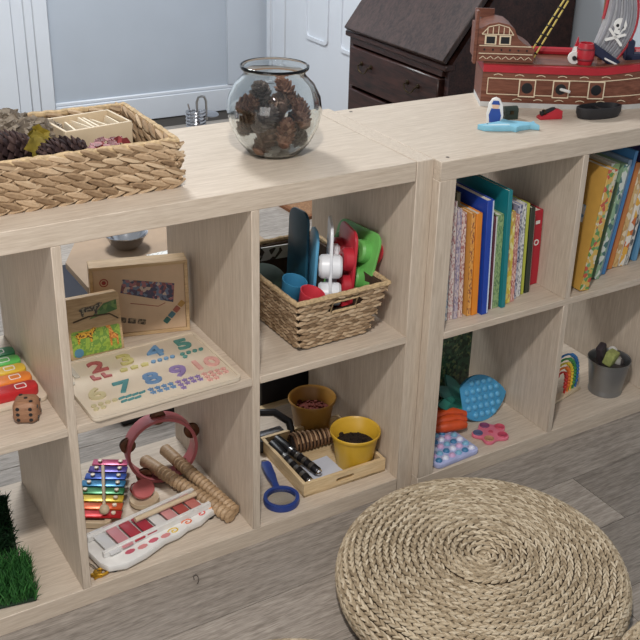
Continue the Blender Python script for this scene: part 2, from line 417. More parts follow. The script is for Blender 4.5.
part('pile', box(-.3, .3, -.3, .3, .001, .014, .004), mat('coir', (140, 104, 74), .95, vary=.35, scale=160, bump=.6), rug)
part('border', ringed(rrect(.63, .63, .02), rrect(.59, .59, .015), 0.0005, .012), mat('coir_edge', (120, 76, 46), .9), rug)
ch = thing('chrome_toy', 'shiny chrome coiled object with a wire loop on floor by grey wall', 'metal object', (.725, 2.68, 0)); ch.scale = (.8, .8, .78)
coil = [(.05 * math.cos(t), .05 * math.sin(t), .012 + .006 * t / 1.2) for t in [i * .35 for i in range(int(12 * 2 * PI / .35 / 2))]]
part('coil', tube([(a - .03, b, c * .62) for a, b, c in coil], .008, 6), M_chrome, ch)
part('body', lathe([(.042, 0), (.048, .03), (.045, .08), (.03, .10), (0, .105)], 24, T(-.03, 0, 0)), M_chrome, ch)
part('wire_loop', tube([(-.02, 0, .06), (-.022, 0, .17), (-.012, 0, .195), (.008, 0, .2), (.024, 0, .195), (.034, 0, .17), (.036, 0, .06)], .007, 8), M_steel, ch)
part('lever', tube([(-.055, 0, .09), (-.075, 0, .165)], .005, 6), M_chrome, ch)
part('spoon', lathe([(.0, 0), (.03, .004), (.045, .012), (.046, .014), (.03, .007), (0, .003)], 20, T(.05, -.02, .085) @ RX(10)), M_chrome, ch)

# ------------------------------------------------------------------ braided basket on top
bk = thing('braided_basket', 'large rectangular braided water hyacinth basket of natural finds on the shelf top', 'basket', (-.70, .19, HT))
bx0, bx1, by0, by1, bh = -.92, -.488, .064, .318, .084
shell = bmesh.new()
for b in ((bx0 + .006, bx1 - .006, by0 + .006, by0 + .011, .764, .842), (bx0 + .006, bx1 - .006, by1 - .011, by1 - .006, .764, .842), (bx0 + .006, bx0 + .011, by0 + .006, by1 - .006, .764, .842), (bx1 - .011, bx1 - .006, by0 + .006, by1 - .006, .764, .842), (bx0 + .006, bx1 - .006, by0 + .006, by1 - .006, .764, .770)):
    merge(shell, box(*b))
part('inner_frame', shell, mat('basket_inner', (110, 86, 58), .9, vary=.2, scale=120), bk, world=True)
stm = [mesh('strand', strand(.040, .0125, .011), M_sea) for _ in range(1)]
def braid_wall(parent, p0, p1, z0, rows, rh, normal, pitch=.021, me=None, namez='strand'):
    p0 = Vector(p0); p1 = Vector(p1); d = (p1 - p0); Lw = d.length; d.normalize(); up = Vector((0, 0, 1)); n = Vector(normal)
    base = Matrix((d, up, n)).transposed().to_4x4()
    for r in range(rows):
        zc = z0 + rh * (r + .5)
        cnt = int(Lw / pitch)
        for i in range(cnt + 1):
            for s in (1, -1):
                t = (i + (.25 if s > 0 else .75) + (.3 if r % 2 else 0)) * Lw / (cnt + 1)
                if t < .012 or t > Lw - .012: t = min(max(t, .012), Lw - .012)
                pos = p0 + d * t + up * (zc + s * rh * .24 - 0) + n * (.0015 * (1 if s > 0 else -1))
                pos.z = zc + s * rh * .24
                M = Matrix.Translation(pos) @ base @ RZ(-s * (20 + random.uniform(-5, 5))) @ RY(random.uniform(-7, 7)) @ RX(random.uniform(-12, 12))
                inst(namez, me, parent, PM(parent).inverted() @ M)
braid_wall(bk, (bx0, by0 + .003, 0), (bx1, by0 + .003, 0), .766, 5, .0162, (0, -1, 0), me=stm[0], pitch=.0285)
braid_wall(bk, (bx1 - .003, by0, 0), (bx1 - .003, by1, 0), .766, 4, .0162, (1, 0, 0), me=stm[0], pitch=.046)
braid_wall(bk, (bx1 - .014, by1, 0), (bx1 - .014, by0, 0), .800, 3, .0155, (-1, 0, 0), me=stm[0], pitch=.034)
braid_wall(bk, (bx0, by1 - .013, 0), (bx1, by1 - .013, 0), .815, 2, .0155, (0, -1, 0), me=stm[0], pitch=.041)
rim = [(bx0, by0), (bx1, by0), (bx1, by1), (bx0, by1)]
def rope(pts, r, n=7, step=.008, wob=.0008, z=0):
    q = []
    for a, b in zip(pts, pts[1:] + pts[:1]):
        a = Vector(a); b = Vector(b); m = max(2, int((b - a).length / step))
        for i in range(m): q.append((*(a + (b - a) * i / m), z + random.uniform(-wob, wob)))
    return tube(q, r, n, closed=True, rr=[r * random.uniform(.85, 1.12) for _ in q])
part('rim', rope([(bx0 + .006, by0 + .006), (bx1 - .006, by0 + .006), (bx1 - .006, by1 - .006), (bx0 + .006, by1 - .006)], .0062, z=.8465), mat('rim_fibre', (186, 160, 122), .8, vary=.3, scale=150, bump=.5), bk, world=True)

def pine_cone(L, R, n=70, seed=1, open_=1.0):
    rng = random.Random(seed)
    bm = lathe([(0, 0), (R * .5, L * .08), (R * .62, L * .35), (R * .45, L * .7), (R * .15, L * .95), (0, L)], 12)
    for i in range(n):
        t = (i + .5) / n; a = i * 2.39996
        prof = math.sin(PI * min(1, .12 + .80 * t)) ** .75
        rr = R * prof; z = L * (.04 + .9 * t)
        s = strand(R * .95, R * .62, R * .24, 4, 5)
        s.transform(T(R * .48, 0, 0))
        M = T(0, 0, z) @ Matrix.Rotation(a, 4, 'Z') @ T(rr * .25, 0, 0) @ Matrix.Rotation(-math.radians(20 + 45 * t) * open_ + rng.uniform(-.1, .1), 4, 'Y') @ Matrix.Diagonal((prof, prof, 1, 1))
        merge(bm, s, M)
    return bm
# bark chunks, cones, leaf and crate inside the basket
def bark(sx, sy, sz, seed):
    """slab of bark built from overlapping rough flakes"""
    rng = random.Random(seed); bm = bmesh.new()
    core = bmesh.new(); bmesh.ops.create_uvsphere(core, u_segments=18, v_segments=10, radius=.5)
    for v in core.verts:
        c = v.co; k = 1 + .16 * math.sin(11 * c.x + seed) * math.cos(9 * c.y + seed)
        v.co = Vector((c.x * sx * .95 * k, c.y * sy * .95 * k, c.z * sz * .9))
    merge(bm, core)
    for i in range(110):
        a = rng.uniform(0, 2 * PI); b = rng.uniform(-.25, 1.0) * PI / 2
        nx, ny, nz = math.cos(a) * math.cos(b), math.sin(a) * math.cos(b), math.sin(b)
        fl_ = box(-.5, .5, -.5, .5, -.5, .5)
        for v in fl_.verts: v.co += Vector((rng.uniform(-.16, .16), rng.uniform(-.16, .16), rng.uniform(-.2, .2)))
        q = Vector((nx, ny, nz)).to_track_quat('Z', 'X').to_matrix().to_4x4()
        merge(bm, fl_, T(nx * sx * .47, ny * sy * .47, nz * sz * .46) @ q @ RX(rng.uniform(-22, 22)) @ RY(rng.uniform(-22, 22)) @ RZ(rng.uniform(-25, 25)) @ Matrix.Diagonal((rng.uniform(.010, .022), rng.uniform(.012, .034), rng.uniform(.004, .009), 1)))
    return bm
solo('bark_piece', bark(.10, .07, .05, 3), M_bark, 'grey chunk of bark at the back left of the braided basket', 'bark', (-.735, .272, .842), (8, -6, 8), ang=20)
solo('bark_piece', bark(.085, .055, .038, 5), M_bark, 'grey flaky bark piece lying beside the small wooden crate', 'bark', (-.690, .205, .846), (10, 6, -14), ang=20)
solo('bark_piece', bark(.11, .06, .045, 9), M_bark, 'grey bark chunk at the left photo edge in the basket', 'bark', (-.790, .205, .850), (-6, 5, 30), ang=20)
solo('pine_cone', pine_cone(.115, .034, 150, 3), M_conedark, 'large dark pine cone at the left photo edge in the basket', 'pine cone', (-.704, .150, .842), (0, -90, -6), 'pine cones in the basket')
solo('pine_cone', pine_cone(.085, .027, 120, 4), M_conedark, 'dark pine cone in front of the small wooden crate', 'pine cone', (-.634, .110, .842), (0, -90, 6), 'pine cones in the basket')
lf = thing('dry_leaf', 'curled dry yellow leaf between the dark pine cones', 'leaf', (-.712, .118, .858), (62, 0, 12))
lb = bmesh.new(); g = []
for i in range(9):
    t = i / 8; wv = .030 * math.sin(PI * (.08 + .86 * t)) * (1 - .25 * t) * (1 + .25 * math.sin(i * 2.4)); row = []
    for j in range(7):
        u = (j - 3) / 3; row.append(lb.verts.new((u * wv, .055 * (t - .5), .012 * u * u + .006 * math.sin(4 * t + 2 * u) + .004 * math.cos(5 * u + i))))
    g.append(row)
for a, b in zip(g, g[1:]):
    for j in range(6): lb.faces.new((a[j], a[j + 1], b[j + 1], b[j]))
bmesh.ops.solidify(lb, geom=lb.faces[:], thickness=.0012)
part('blade', lb, mat('yellow_leaf', (168, 150, 66), .6, vary=.22, scale=60), lf)
part('stalk', tube([(0, -.026, .004), (.002, -.045, .010), (.004, -.06, .012)], .0014, 6, rr=[.0014, .0012, .001]), mat('leaf_stalk', (150, 132, 50), .7), lf)
rf = thing('red_leaves', 'bunch of dark red leaves in front of the crate', 'leaves', (-.607, .094, .842))
for i in range(9):
    a = bmesh.new(); vs_ = [a.verts.new((x, y, z)) for x, y, z in ((-.013, 0, 0), (-.007, .006, .003), (.0, .004, .001), (.007, .008, .002), (.015, 0, .004), (.006, -.007, .001), (0, -.004, .003), (-.006, -.008, .004))]
    a.faces.new(vs_); bmesh.ops.solidify(a, geom=a.faces[:], thickness=.0016)
    part('leaf', merge(bmesh.new(), a, T(-.024 + .006 * i, random.uniform(-.008, .008), .004 + .003 * (i % 3)) @ RX(35 + random.uniform(-25, 25)) @ RZ(random.uniform(-60, 60))), mat('red_leaf', (128, 26, 30), .55, vary=.2, scale=80), rf)
cr = thing('wooden_crate', 'small pale wooden crate of thin sticks inside the braided basket', 'crate', (-.607, .185, .770), (0, 0, 7))
CW, CD, CH = .122, .088, .095
for za, zb in ((.002, .048), (.051, CH)):
    for a, b, c, d in ((-CW / 2, CW / 2, -CD / 2, -CD / 2 + .005), (-CW / 2, CW / 2, CD / 2 - .005, CD / 2)):
        part('side_board', box(a, b, c, d, za, zb, .0008), M_birch, cr)
    for a, b in ((-CW / 2, -CW / 2 + .005), (CW / 2 - .005, CW / 2)):
        part('end_board', box(a, b, -CD / 2 + .005, CD / 2 - .005, za, zb, .0008), M_birch, cr)
part('base_board', box(-CW / 2 + .005, CW / 2 - .005, -CD / 2 + .005, CD / 2 - .005, 0, .006), M_birch, cr)
for i in range(7):
    x = -.044 + .0145 * i
    solo('wooden_stick', box(-.0022, .0022, -.036, .036, 0, .086 + random.uniform(-.005, .002), .0006), mat('stick_pale', (222, 208, 184), .6),
         ['leftmost', 'second from left', 'third from left', 'middle', 'third from right', 'second from right', 'rightmost'][i] + ' of the thin pale sticks standing in the small crate', 'stick', (-.607 + x, .185 + x * .12, .776), (random.uniform(-4, 4), random.uniform(6, 16), 7 + random.uniform(-6, 6)), 'sticks standing in the crate')

# ------------------------------------------------------------------ fish bowl with cones
BX, BY = -.254, .170
fb = [(.0, .0), (.046, .0), (.052, .004), (.070, .026), (.084, .055), (.0895, .082), (.086, .108), (.074, .132), (.060, .146), (.0565, .151), (.058, .156), (.0635, .161), (.0640, .166), (.0615, .167), (.0585, .162), (.0545, .156), (.0525, .151), (.057, .1435), (.071, .130), (.0825, .107), (.086, .082), (.0805, .056), (.067, .0285), (.050, .0085), (.044, .005), (0, .005)]
solo('fish_bowl', lathe(fb, 56, cap=False), glass('clear_glass', (.93, .945, .945)), 'round clear glass fish bowl full of pine cones on the shelf top', 'bowl', (BX, BY, HT + .0005), ang=80)
rng = random.Random(5)
cone_spots = [(-.036, -.030, .034, 20, 40), (.030, -.036, .036, -60, 120), (.0, .036, .032, 70, 0), (-.050, .016, .056, -40, 200), (.050, .006, .054, 50, 300), (-.006, -.054, .052, 15, 70), (.002, .0, .060, 30, 90), (-.040, -.036, .078, 15, 10), (.036, -.040, .080, -30, 20), (.0, -.020, .098, 80, 150), (.044, .020, .090, 60, 230), (-.044, .026, .092, 35, 330), (.004, .044, .080, -70, 45), (-.022, .012, .112, 20, 260), (.026, .004, .116, -25, 110)]
cmeshes = [mesh('pine_cone', merge(bmesh.new(), pine_cone(.060, .0205 if q < 2 else .019, 64, 11 + q), T(0, 0, -.030)), m_) for q, m_ in enumerate((M_cone, rnd_mat('grey_cone', [(.1, (60, 52, 50)), (.5, (104, 92, 86)), (.9, (150, 136, 126))], scale=120), rnd_mat('reddish_cone', [(.1, (70, 44, 36)), (.5, (128, 88, 70)), (.9, (170, 132, 110))], scale=120)))]
places = ['low at the front left of the glass', 'low at the front right of the glass', 'at the back near the bottom', 'halfway up on the left side', 'halfway up on the right side', 'halfway up at the front centre', 'hidden in the very middle', 'upper front left', 'upper front right', 'near the top at the front centre', 'upper right towards the back', 'upper left towards the back', 'upper back', 'topmost on the left', 'topmost on the right']
kinds = ['brown', 'greyish', 'reddish']
for q, (x, y, z, a, b) in enumerate(cone_spots):
    o = bpy.data.objects.new('pine_cone', cmeshes[q % 3]); COL.objects.link(o); o.location = (BX + x, BY + y, HT + z); o.rotation_euler = (math.radians(a), math.radians(a * .6 + 30), math.radians(b))
    tag(o, 'small %s pine cone in the fish bowl, %s' % (kinds[q % 3], places[q]), 'pine cone', 'pine cones in the fish bowl')
for q, (x, y, c, t) in enumerate(((-.016, -.026, (178, 172, 162), 'pale oval pebble at the bottom front of the fish bowl'), (.012, -.022, (186, 176, 164), 'pale round pebble beside the oval one in the fish bowl'), (.02, .02, (120, 110, 102), 'grey pebble at the back bottom of the fish bowl'), (-.02, .022, (140, 116, 98), 'brown pebble at the back left bottom of the fish bowl'))):
    solo('pebble', ball(.011, 14, 10, sc=(1.35 - .3 * (q % 2), .9, .7)), mat('pebble_%d' % q, c, .5, vary=.12), t, 'pebble', (BX + x, BY + y, HT + .013), (0, 0, 40 * q), 'pebbles in the fish bowl')

# ------------------------------------------------------------------ pirate ship
sh = thing('pirate_ship', 'brown and red wooden toy pirate ship with striped skull sail', 'toy ship', (.35, .313, HT), (0, 0, -31))
M_hull = wood('ship_brown', (98, 58, 44), (132, 84, 66), 'X', scale=8, stretch=10, rough=.45)
M_red = col('red', (176, 36, 48), rough=.4)
M_cream = col('cream_line', (226, 208, 178), rough=.5)
M_white2 = col('white', (224, 222, 218), rough=.45)
SL = .43
def beam(t):  # half beam along the hull
    pts = [(0, .058), (.15, .0615), (.35, .063), (.55, .062), (.68, .057), (.8, .043), (.9, .025), (.96, .012), (1, .004)]
    for (a, p), (b, q) in zip(pts, pts[1:]):
        if t <= b: return p + (q - p) * (t - a) / (b - a)
    return .004
def sheer(t): return .098 + .05 * max(0, t - .6)
def hull_loft(zf0, zf1, grow0, grow1, inner=None, n=24, x0=0.0):
    bm = bmesh.new(); R_ = []
    for i in range(n + 1):
        t = i / n; x = x0 + t * (SL - x0)
        r = []
        for zf, g in ((zf0, grow0), (zf1, grow1)):
            z = zf if zf < .02 else zf + (sheer(t) - .098)
            b = beam(t) * g
            xo = x + (t ** 3) * .035 * (z / .1)
            r.append((bm.verts.new((xo, -b, z)), bm.verts.new((xo, b, z))))
        R_.append(r)
    for a, b in zip(R_, R_[1:]):
        bm.faces.new((a[0][0], b[0][0], b[1][0], a[1][0])); bm.faces.new((b[0][1], a[0][1], a[1][1], b[1][1]))
        bm.faces.new((a[0][1], b[0][1], b[0][0], a[0][0])); bm.faces.new((a[1][0], b[1][0], b[1][1], a[1][1]))
    a = R_[0]; bm.faces.new((a[0][0], a[1][0], a[1][1], a[0][1])); a = R_[-1]; bm.faces.new((a[0][1], a[1][1], a[1][0], a[0][0]))
    bmesh.ops.recalc_face_normals(bm, faces=bm.faces[:])
    return bm
part('waterline', hull_loft(0, .0115, .93, .95), col('grey_white', (196, 196, 194)), sh)
part('hull', hull_loft(.0115, .080, .95, 1.0), M_hull, sh)
part('gunwale', hull_loft(.080, .096, 1.05, 1.07), M_red, sh)
part('deck', hull_loft(.096, .0985, .86, .86), M_hull, sh)
ra = []; 
def rail_pts(side, z, g, a=.0, b=1.0, n=26):
    out = []
    for i in range(n + 1):
        t = a + (b - a) * i / n; out.append((t * SL + t ** 3 * .035, side * beam(t) * g, z + sheer(t) - .098))
    return out
part('far_rail', tube(rail_pts(1, .106, .93, .26, .9), .009, 8), M_red, sh)
part('bow_post', box(SL - .02, SL + .012, -.010, .010, .0, .1, .003), col('grey_white', (196, 196, 194)), sh)
def side_pt(t, z): # on the near hull side
    g = .95 + .05 * (z - .0115) / .08
    return Vector((t * SL + t ** 3 * .035 * (z / .1), -beam(t) * g - .0012, z + (sheer(t) - .098) * (z / .092)))
def side_line(t0, t1, z0, z1, r=.0011, n=14):
    return tube([side_pt(t0 + (t1 - t0) * i / n, z0 + (z1 - z0) * i / n) for i in range(n + 1)], r, 5)
part('plank_line', side_line(.03, .82, .066, .066), M_cream, sh); part('plank_line', side_line(.03, .84, .030, .030), M_cream, sh)
part('plank_line', side_line(.03, .03, .030, .066), M_cream, sh)
for t in (.235, .41, .592):
    c = side_pt(t, .046); tn = (side_pt(t + .01, .046) - side_pt(t - .01, .046)).normalized(); nn = Vector((0, 0, 1)).cross(tn) * -1
    B = Matrix((tn, Vector((0, 0, 1)), tn.cross(Vector((0, 0, 1))))).transposed().to_4x4(); B = Matrix.Translation(c) @ B
    gp = part('gun_port', box(-.018, .018, -.019, .019, -.003, .0012, .0005), M_hull, sh); gp.matrix_local = B
    part('frame', ringed(rrect(.038, .040, .001, 2), rrect(.033, .035, .001, 2), 0, .0022), M_cream, gp)
    part('hole', lathe([(0, .0018), (.0115, .0018), (.0125, .001)], 20), M_black, gp)
part('cannon_barrel', tube([side_pt(.41, .046), side_pt(.41, .046) + Vector((.016, -.02, .0))], .0035, 8), M_white2, sh)
for k_ in range(8):
    t = .08 + .11 * k_
    for z in (.018, .073):
        c = side_pt(t, z)
        sc_ = tube([c + Vector((.010 * u, -.0005, .003 * math.sin(PI * (u + 1) / 2))) for u in [-1, -.5, 0, .5, 1]], .0009, 5)
        part('scroll', sc_, M_cream, sh)
# stern castle
YX = Matrix(((1, 0, 0, 0), (0, 0, 1, 0), (0, 1, 0, 0), (0, 0, 0, 1)))
prof = [(-.018, .1), (.112, .1), (.112, .128), (.100, .136), (.086, .142), (.074, .152), (.066, .166), (.064, .172), (.050, .182), (.028, .186), (.006, .182), (-.010, .172), (-.018, .172)]
ca = part('stern_castle', prism(prof, -.048, .048, 0, YX), M_hull, sh)
part('quarter_board', box(-.024, -.016, -.052, -.030, .094, .210, .002), M_hull, sh)
part('deck_rail', box(-.014, .03, .040, .046, .18, .2, .001), M_hull, sh)
fy = -.0495
def line(pts, r=.0011): return tube([(x, fy, z) for x, z in pts], r, 5)
for p in ([(-.012, .135), (.104, .135)], [(-.012, .118), (.108, .118)], [(-.008, .160), (.006, .176), (.028, .1815), (.050, .176), (.062, .160)], [(-.008, .160), (.062, .160)]):
    part('trim_line', line(p), M_cream, ca)
for x in (.004, .016, .028, .040, .052): part('trim_line', line([(x, .160), (x, .179 - abs(x - .028) * .25)]), M_cream, ca)
for xc in (.012, .044):
    wdw = part('cabin_window', box(xc - .013, xc + .013, fy - .0008, fy + .001, .138, .158), M_cream, ca)
    part('pane', box(xc - .0095, xc + .0095, fy - .0016, fy - .0006, .1405, .1555), M_black, wdw)
for i in range(6): part('stud', ball(.0022, 8, 6, T(.0 + .019 * i, fy, .1265)), M_black, ca)
for i in range(7): part('scroll', line([(-.010 + .017 * i, .106), (-.002 + .017 * i, .112), (.005 + .017 * i, .106)], .0009), M_cream, ca)
# rope ladder to the mast top
A0, A1 = Vector((.113, .012, .098)), Vector((.265, .002, .40))
lad = part('rope_ladder', merge(tube([A0 + Vector((-.004, 0, 0)), A1], .0020, 6), tube([A0 + Vector((.010, 0, -.002)), A1 + Vector((.004, 0, 0))], .0020, 6)), col('rope_yellow', (206, 184, 96)), sh)
for i in range(14):
    t = .04 + i * .068; p = A0.lerp(A1, t)
    part('rung', tube([p + Vector((-.005, 0, .002)), p + Vector((.012 - .009 * t, 0, -.003))], .0026, 5), M_black, lad)
part('mast', tube([(.275, .012, .08), (.275, .012, .41)], .006, 12), col('mast_wood', (120, 84, 56)), sh)
# sail
sail = bmesh.new(); N_, K_ = 12, 10; G = []
c00, c10, c01, c11 = Vector((.272, -.012, .262)), Vector((.338, -.006, .245)), Vector((.245, -.016, .130)), Vector((.302, -.014, .098))
for i in range(N_ + 1):
    u = i / N_; row = []
    for j in range(K_ + 1):
        v = j / K_; p = c00.lerp(c10, u).lerp(c01.lerp(c11, u), v)
        p = p + Vector((.02 * math.sin(PI * v) * (.3 + .7 * u), -.02 * math.sin(PI * u) * math.sin(PI * v) + .003 * math.sin(u * 20), 0)); row.append(sail.verts.new(p))
    G.append(row)
for a, b in zip(G, G[1:]):
    for j in range(K_): sail.faces.new((a[j], a[j + 1], b[j + 1], b[j]))
edge = [G[i][0].co.copy() for i in range(N_ + 1)]; redge = [G[N_][j].co.copy() for j in range(K_ + 1)]; ledge = [G[0][j].co.copy() for j in range(K_ + 1)]; bedge = [G[i][K_].co.copy() for i in range(N_ + 1)]
mid = G[7][4].co.copy()
stripes = [[v.co.copy() + Vector((0, -.0022, 0)) for v in G[i]] for i in (2, 4, 6, 8, 10)]
bmesh.ops.solidify(sail, geom=sail.faces[:], thickness=.0015)
so = part('sail', sail, mat('sail_cloth', (214, 214, 216), .7, vary=.05), sh)
for s_ in stripes: part('stripe', tube(s_, .0042, 6), col('sail_grey', (138, 138, 144)), so)
part('hem', tube(redge, .0042, 8), M_red, so); part('hem', tube(ledge[:6], .0035, 8), M_red, so); part('hem', tube(edge, .0035, 8), M_red, so)
part('hem', tube(bedge, .003, 8), col('sail_grey', (138, 138, 144)), so)
skM = T(.298, -.037, .186) @ RZ(8) @ RX(84) @ RZ(-18)
sk = part('skull_emblem', prism([(-.010, .014), (-.015, .006), (-.015, -.004), (-.009, -.009), (-.008, -.018), (.008, -.018), (.009, -.009), (.015, -.004), (.015, .006), (.010, .014), (0, .018)], -.001, .001, 0, skM), col('skull_white', (232, 230, 226)), so)
for e in (-.006, .006): part('eye_socket', prism(circle(.0036, 12, e, -.001), .001, .0018, 0, skM), M_black, sk)
part('nose', prism([(-.002, -.009), (.002, -.009), (0, -.005)], .001, .0018, 0, skM), M_black, sk)
for a in (32, -32): part('crossbone', prism(rrect(.05, .006, .0028, 3), -.0012, .0006, 0, skM @ T(0, -.026, 0) @ RZ(a)), col('skull_white', (232, 230, 226)), so)
bar = part('barrel', lathe([(.016, 0), (.019, .012), (.0205, .024), (.019, .036), (.016, .048), (.014, .048), (.014, .044), (0, .044)], 20, T(.230, -.034, .0975)), M_red, sh)
part('hoop', lathe([(.0195, .010), (.0205, .0115), (.0205, .0135), (.0198, .015)], 20, T(.230, -.034, .0975), cap=False), col('dark_red', (120, 22, 34)), bar)
part('hoop', lathe([(.0198, .034), (.0205, .0345), (.0200, .0365), (.0190, .038)], 20, T(.230, -.034, .0975), cap=False), col('dark_red', (120, 22, 34)), bar)
part('cannon', merge(lathe([(.010, 0), (.012, .01), (.009, .035), (0, .035)], 14, T(.205, -.02, .124) @ RY(100)), lathe([(.014, -.003), (.014, .003)], 16, T(.205, -.035, .112) @ RX(90))), M_white2, sh)
part('cannon_bore', lathe([(.005, -.0045), (.005, .0045)], 12, T(.205, -.0385, .112) @ RX(90)), M_black, sh)
part('pennant', prism([(-.006, 0), (.009, -.004), (.003, .034)], -.004, .004, 0, T(.212, -.012, .120) @ RX(90)), M_red, sh)
part('bowsprit', box(.0, .075, -.011, .011, 0, .02, .003), M_navy, sh).matrix_local = T(.238, -.026, .128) @ RY(32)
part('plank_walk', box(.0, .05, -.007, .007, 0, .004, .001), M_white2, sh).matrix_local = T(.272, -.036, .112) @ RY(24)
nb = merge(box(.328, .346, -.014, .014, .095, .150, .003), box(.328, .395, -.014, .014, .095, .120, .003)); part('prow_block', nb, M_navy, sh)
part('prow_stem', box(-.008, .008, -.010, .010, 0, .09, .003), M_navy, sh).matrix_local = T(.438, 0, .004) @ RY(18)

# ------------------------------------------------------------------ small toys before the ship
sp = thing('shark_toy', 'light blue wooden shark toy lying on the shelf top', 'toy', (.262, .098, HT), (0, 0, -18))
outl = [(x_, y_ * 1.45) for x_, y_ in [(-.066, .002), (-.045, .006), (-.020, .012), (-.006, .017), (.002, .030), (.012, .017), (.030, .012), (.052, .004), (.066, .010), (.062, -.002), (.064, -.014), (.048, -.008), (.02, -.014), (.008, -.020), (.002, -.014), (-.03, -.012), (-.056, -.008)]]
part('body', prism(outl, 0, .012, .002), col('shark_blue', (128, 186, 208)), sp); part('belly', prism([(-.058, -.008), (-.03, -.012), (.0, -.0135), (.0, -.006), (-.03, -.004)], .012, .0128), col('shark_pale', (196, 220, 226)), sp)
part('eye', lathe([(.0022, .012), (0, .0132)], 8, T(-.045, .002, 0)), M_black, sp)
fg = thing('sailor_figure', 'small blue and white toy figure standing behind the shark toy', 'toy figure', (.262, .142, HT), (0, 0, -38))
part('surround', prism([(-.016, 0), (.016, 0), (.018, .02), (.015, .042), (.008, .054), (0, .057), (-.008, .054), (-.015, .042), (-.018, .02)], -.005, .005, .001, RX(90)), M_white2, fg)
part('coat', prism([(-.011, .004), (.011, .004), (.013, .02), (.009, .034), (-.009, .034), (-.013, .02)], .005, .0068, 0, RX(90)), col('royal_blue', (36, 72, 150)), fg)
part('face', prism(circle(.0075, 16, 0, .040), .005, .0066, 0, RX(90)), col('skin_tone', (226, 186, 156)), fg)
part('cap', prism([(-.009, .043), (.009, .043), (.006, .051), (-.006, .051)], .005, .0074, 0, RX(90)), col('royal_blue', (36, 72, 150)), fg)
ck = thing('treasure_chest', 'tiny dark green toy chest between figure and ship', 'toy chest', (.318, .158, HT), (0, 0, -14))
part('box_body', box(-.016, .016, -.010, .010, 0, .018, .001), col('chest_green', (38, 50, 42)), ck)
part('lid', lathe([(.010, -.016), (.010, .016)], 16, T(0, 0, .018) @ RY(90)), col('chest_green', (38, 50, 42)), ck)
part('clasp', box(-.004, .004, -.0115, -.010, .012, .02), M_brass, ck)
cn = thing('red_toy_cannon', 'small red wooden toy cannon lying before the ship', 'toy cannon', (.401, .122, HT), (0, 0, -16))
part('carriage', prism([(-.026, 0), (.026, 0), (.026, .018), (.010, .022), (-.026, .004)], -.011, .011, .001, RX(90)), M_red, cn)
part('barrel', lathe([(.006, 0), (.0075, .006), (.0055, .03), (.007, .034), (.004, .035), (0, .03)], 14, T(.012, 0, .019) @ RY(-105)), M_black, cn)
part('muzzle_band', lathe([(.0078, .024), (.0082, .026), (.0078, .028)], 14, T(.012, 0, .019) @ RY(-105), cap=False), M_brass, cn)
bt = thing('black_toy_boat', 'oval black toy rowing boat on the shelf top near its edge', 'toy boat', (.513, .086, HT), (0, 0, -8))
def bo(s, n=32): return [(.058 * s * math.copysign(abs(math.cos(a)) ** .8, math.cos(a)), .025 * s * math.sin(a)) for a in [2 * PI * i / n for i in range(n)]]
hb = bmesh.new(); rs = [[hb.verts.new((x, y, z)) for x, y in bo(s)] for s, z in ((.9, 0), (1.0, .012), (1.0, .024), (.93, .025), (.90, .014))]
for a, b in zip(rs, rs[1:]):
    for i in range(32): hb.faces.new((a[i], a[(i + 1) % 32], b[(i + 1) % 32], b[i]))
hb.faces.new(rs[0][::-1]); hb.faces.new(rs[-1]); bmesh.ops.recalc_face_normals(hb, faces=hb.faces[:])
part('hull', hb, col('soft_black', (34, 33, 36)), bt); part('bench', box(-.004, .004, -.021, .021, .014, .02), col('soft_black', (34, 33, 36)), bt)

# ------------------------------------------------------------------ upper left cell: stacking board and die
sb = thing('rainbow_number_board', 'wooden board of chunky rainbow coloured number blocks on upper shelf', 'board', (-.835, .205, .391), (0, 0, 0))
part('tray', prism(rrect(.19, .20, .012), 0, .008, .001), M_ply, sb)
arcs = [((184, 40, 44), -.072, .034), ((222, 128, 52), -.036, .034), ((214, 178, 60), -.001, .032), ((90, 176, 84), .034, .034), ((58, 140, 96), .070, .034)]
for (c, y, h) in arcs:
    nm = {(184, 40, 44): 'red', (222, 128, 52): 'orange', (214, 178, 60): 'yellow', (90, 176, 84): 'light_green', (58, 140, 96): 'green'}[c]
    bl = part('number_block', prism(rrect(.168, h - .002, .012), .008, .026, .003, T(0, y, 0)), col('block_' + nm, c, rough=.4), sb)
    for xx in (-.045, .055): part('number_outline', ringed(rrect(.02, h * .5, .004, 4), rrect(.0165, h * .5 - .0035, .003, 4), .0255, .0266, T(xx, y, 0)), M_white2, bl)
dm = bmesh.new(); bmesh.ops.create_cube(dm, size=.042); bmesh.ops.bevel(dm, geom=dm.edges[:], offset=.012, segments=5, profile=.5, affect='EDGES')
di = thing('wooden_die', 'brown wooden die with black pips on the upper shelf edge', 'die', (-.790, .063, .3905 + .021), (0, 0, -28))
part('cube', dm, wood('die_wood', (132, 94, 70), (160, 120, 92), 'X', scale=30, stretch=6), di)
def pips(M, spots):
    for x, y in spots: part('pip', lathe([(0, .0216), (.0032, .0214), (.0034, .0205)], 10, M @ T(x, y, 0)), M_black, di)
e = .0105
pips(Matrix(), [(-e, e), (e, -e), (0, 0)]); pips(RX(90), [(-e, -e), (e, -e), (-e, e), (e, e), (-e, 0), (e, 0)]); pips(RY(90), [(-e, -e), (e, e), (-e, e), (e, -e), (0, 0)])

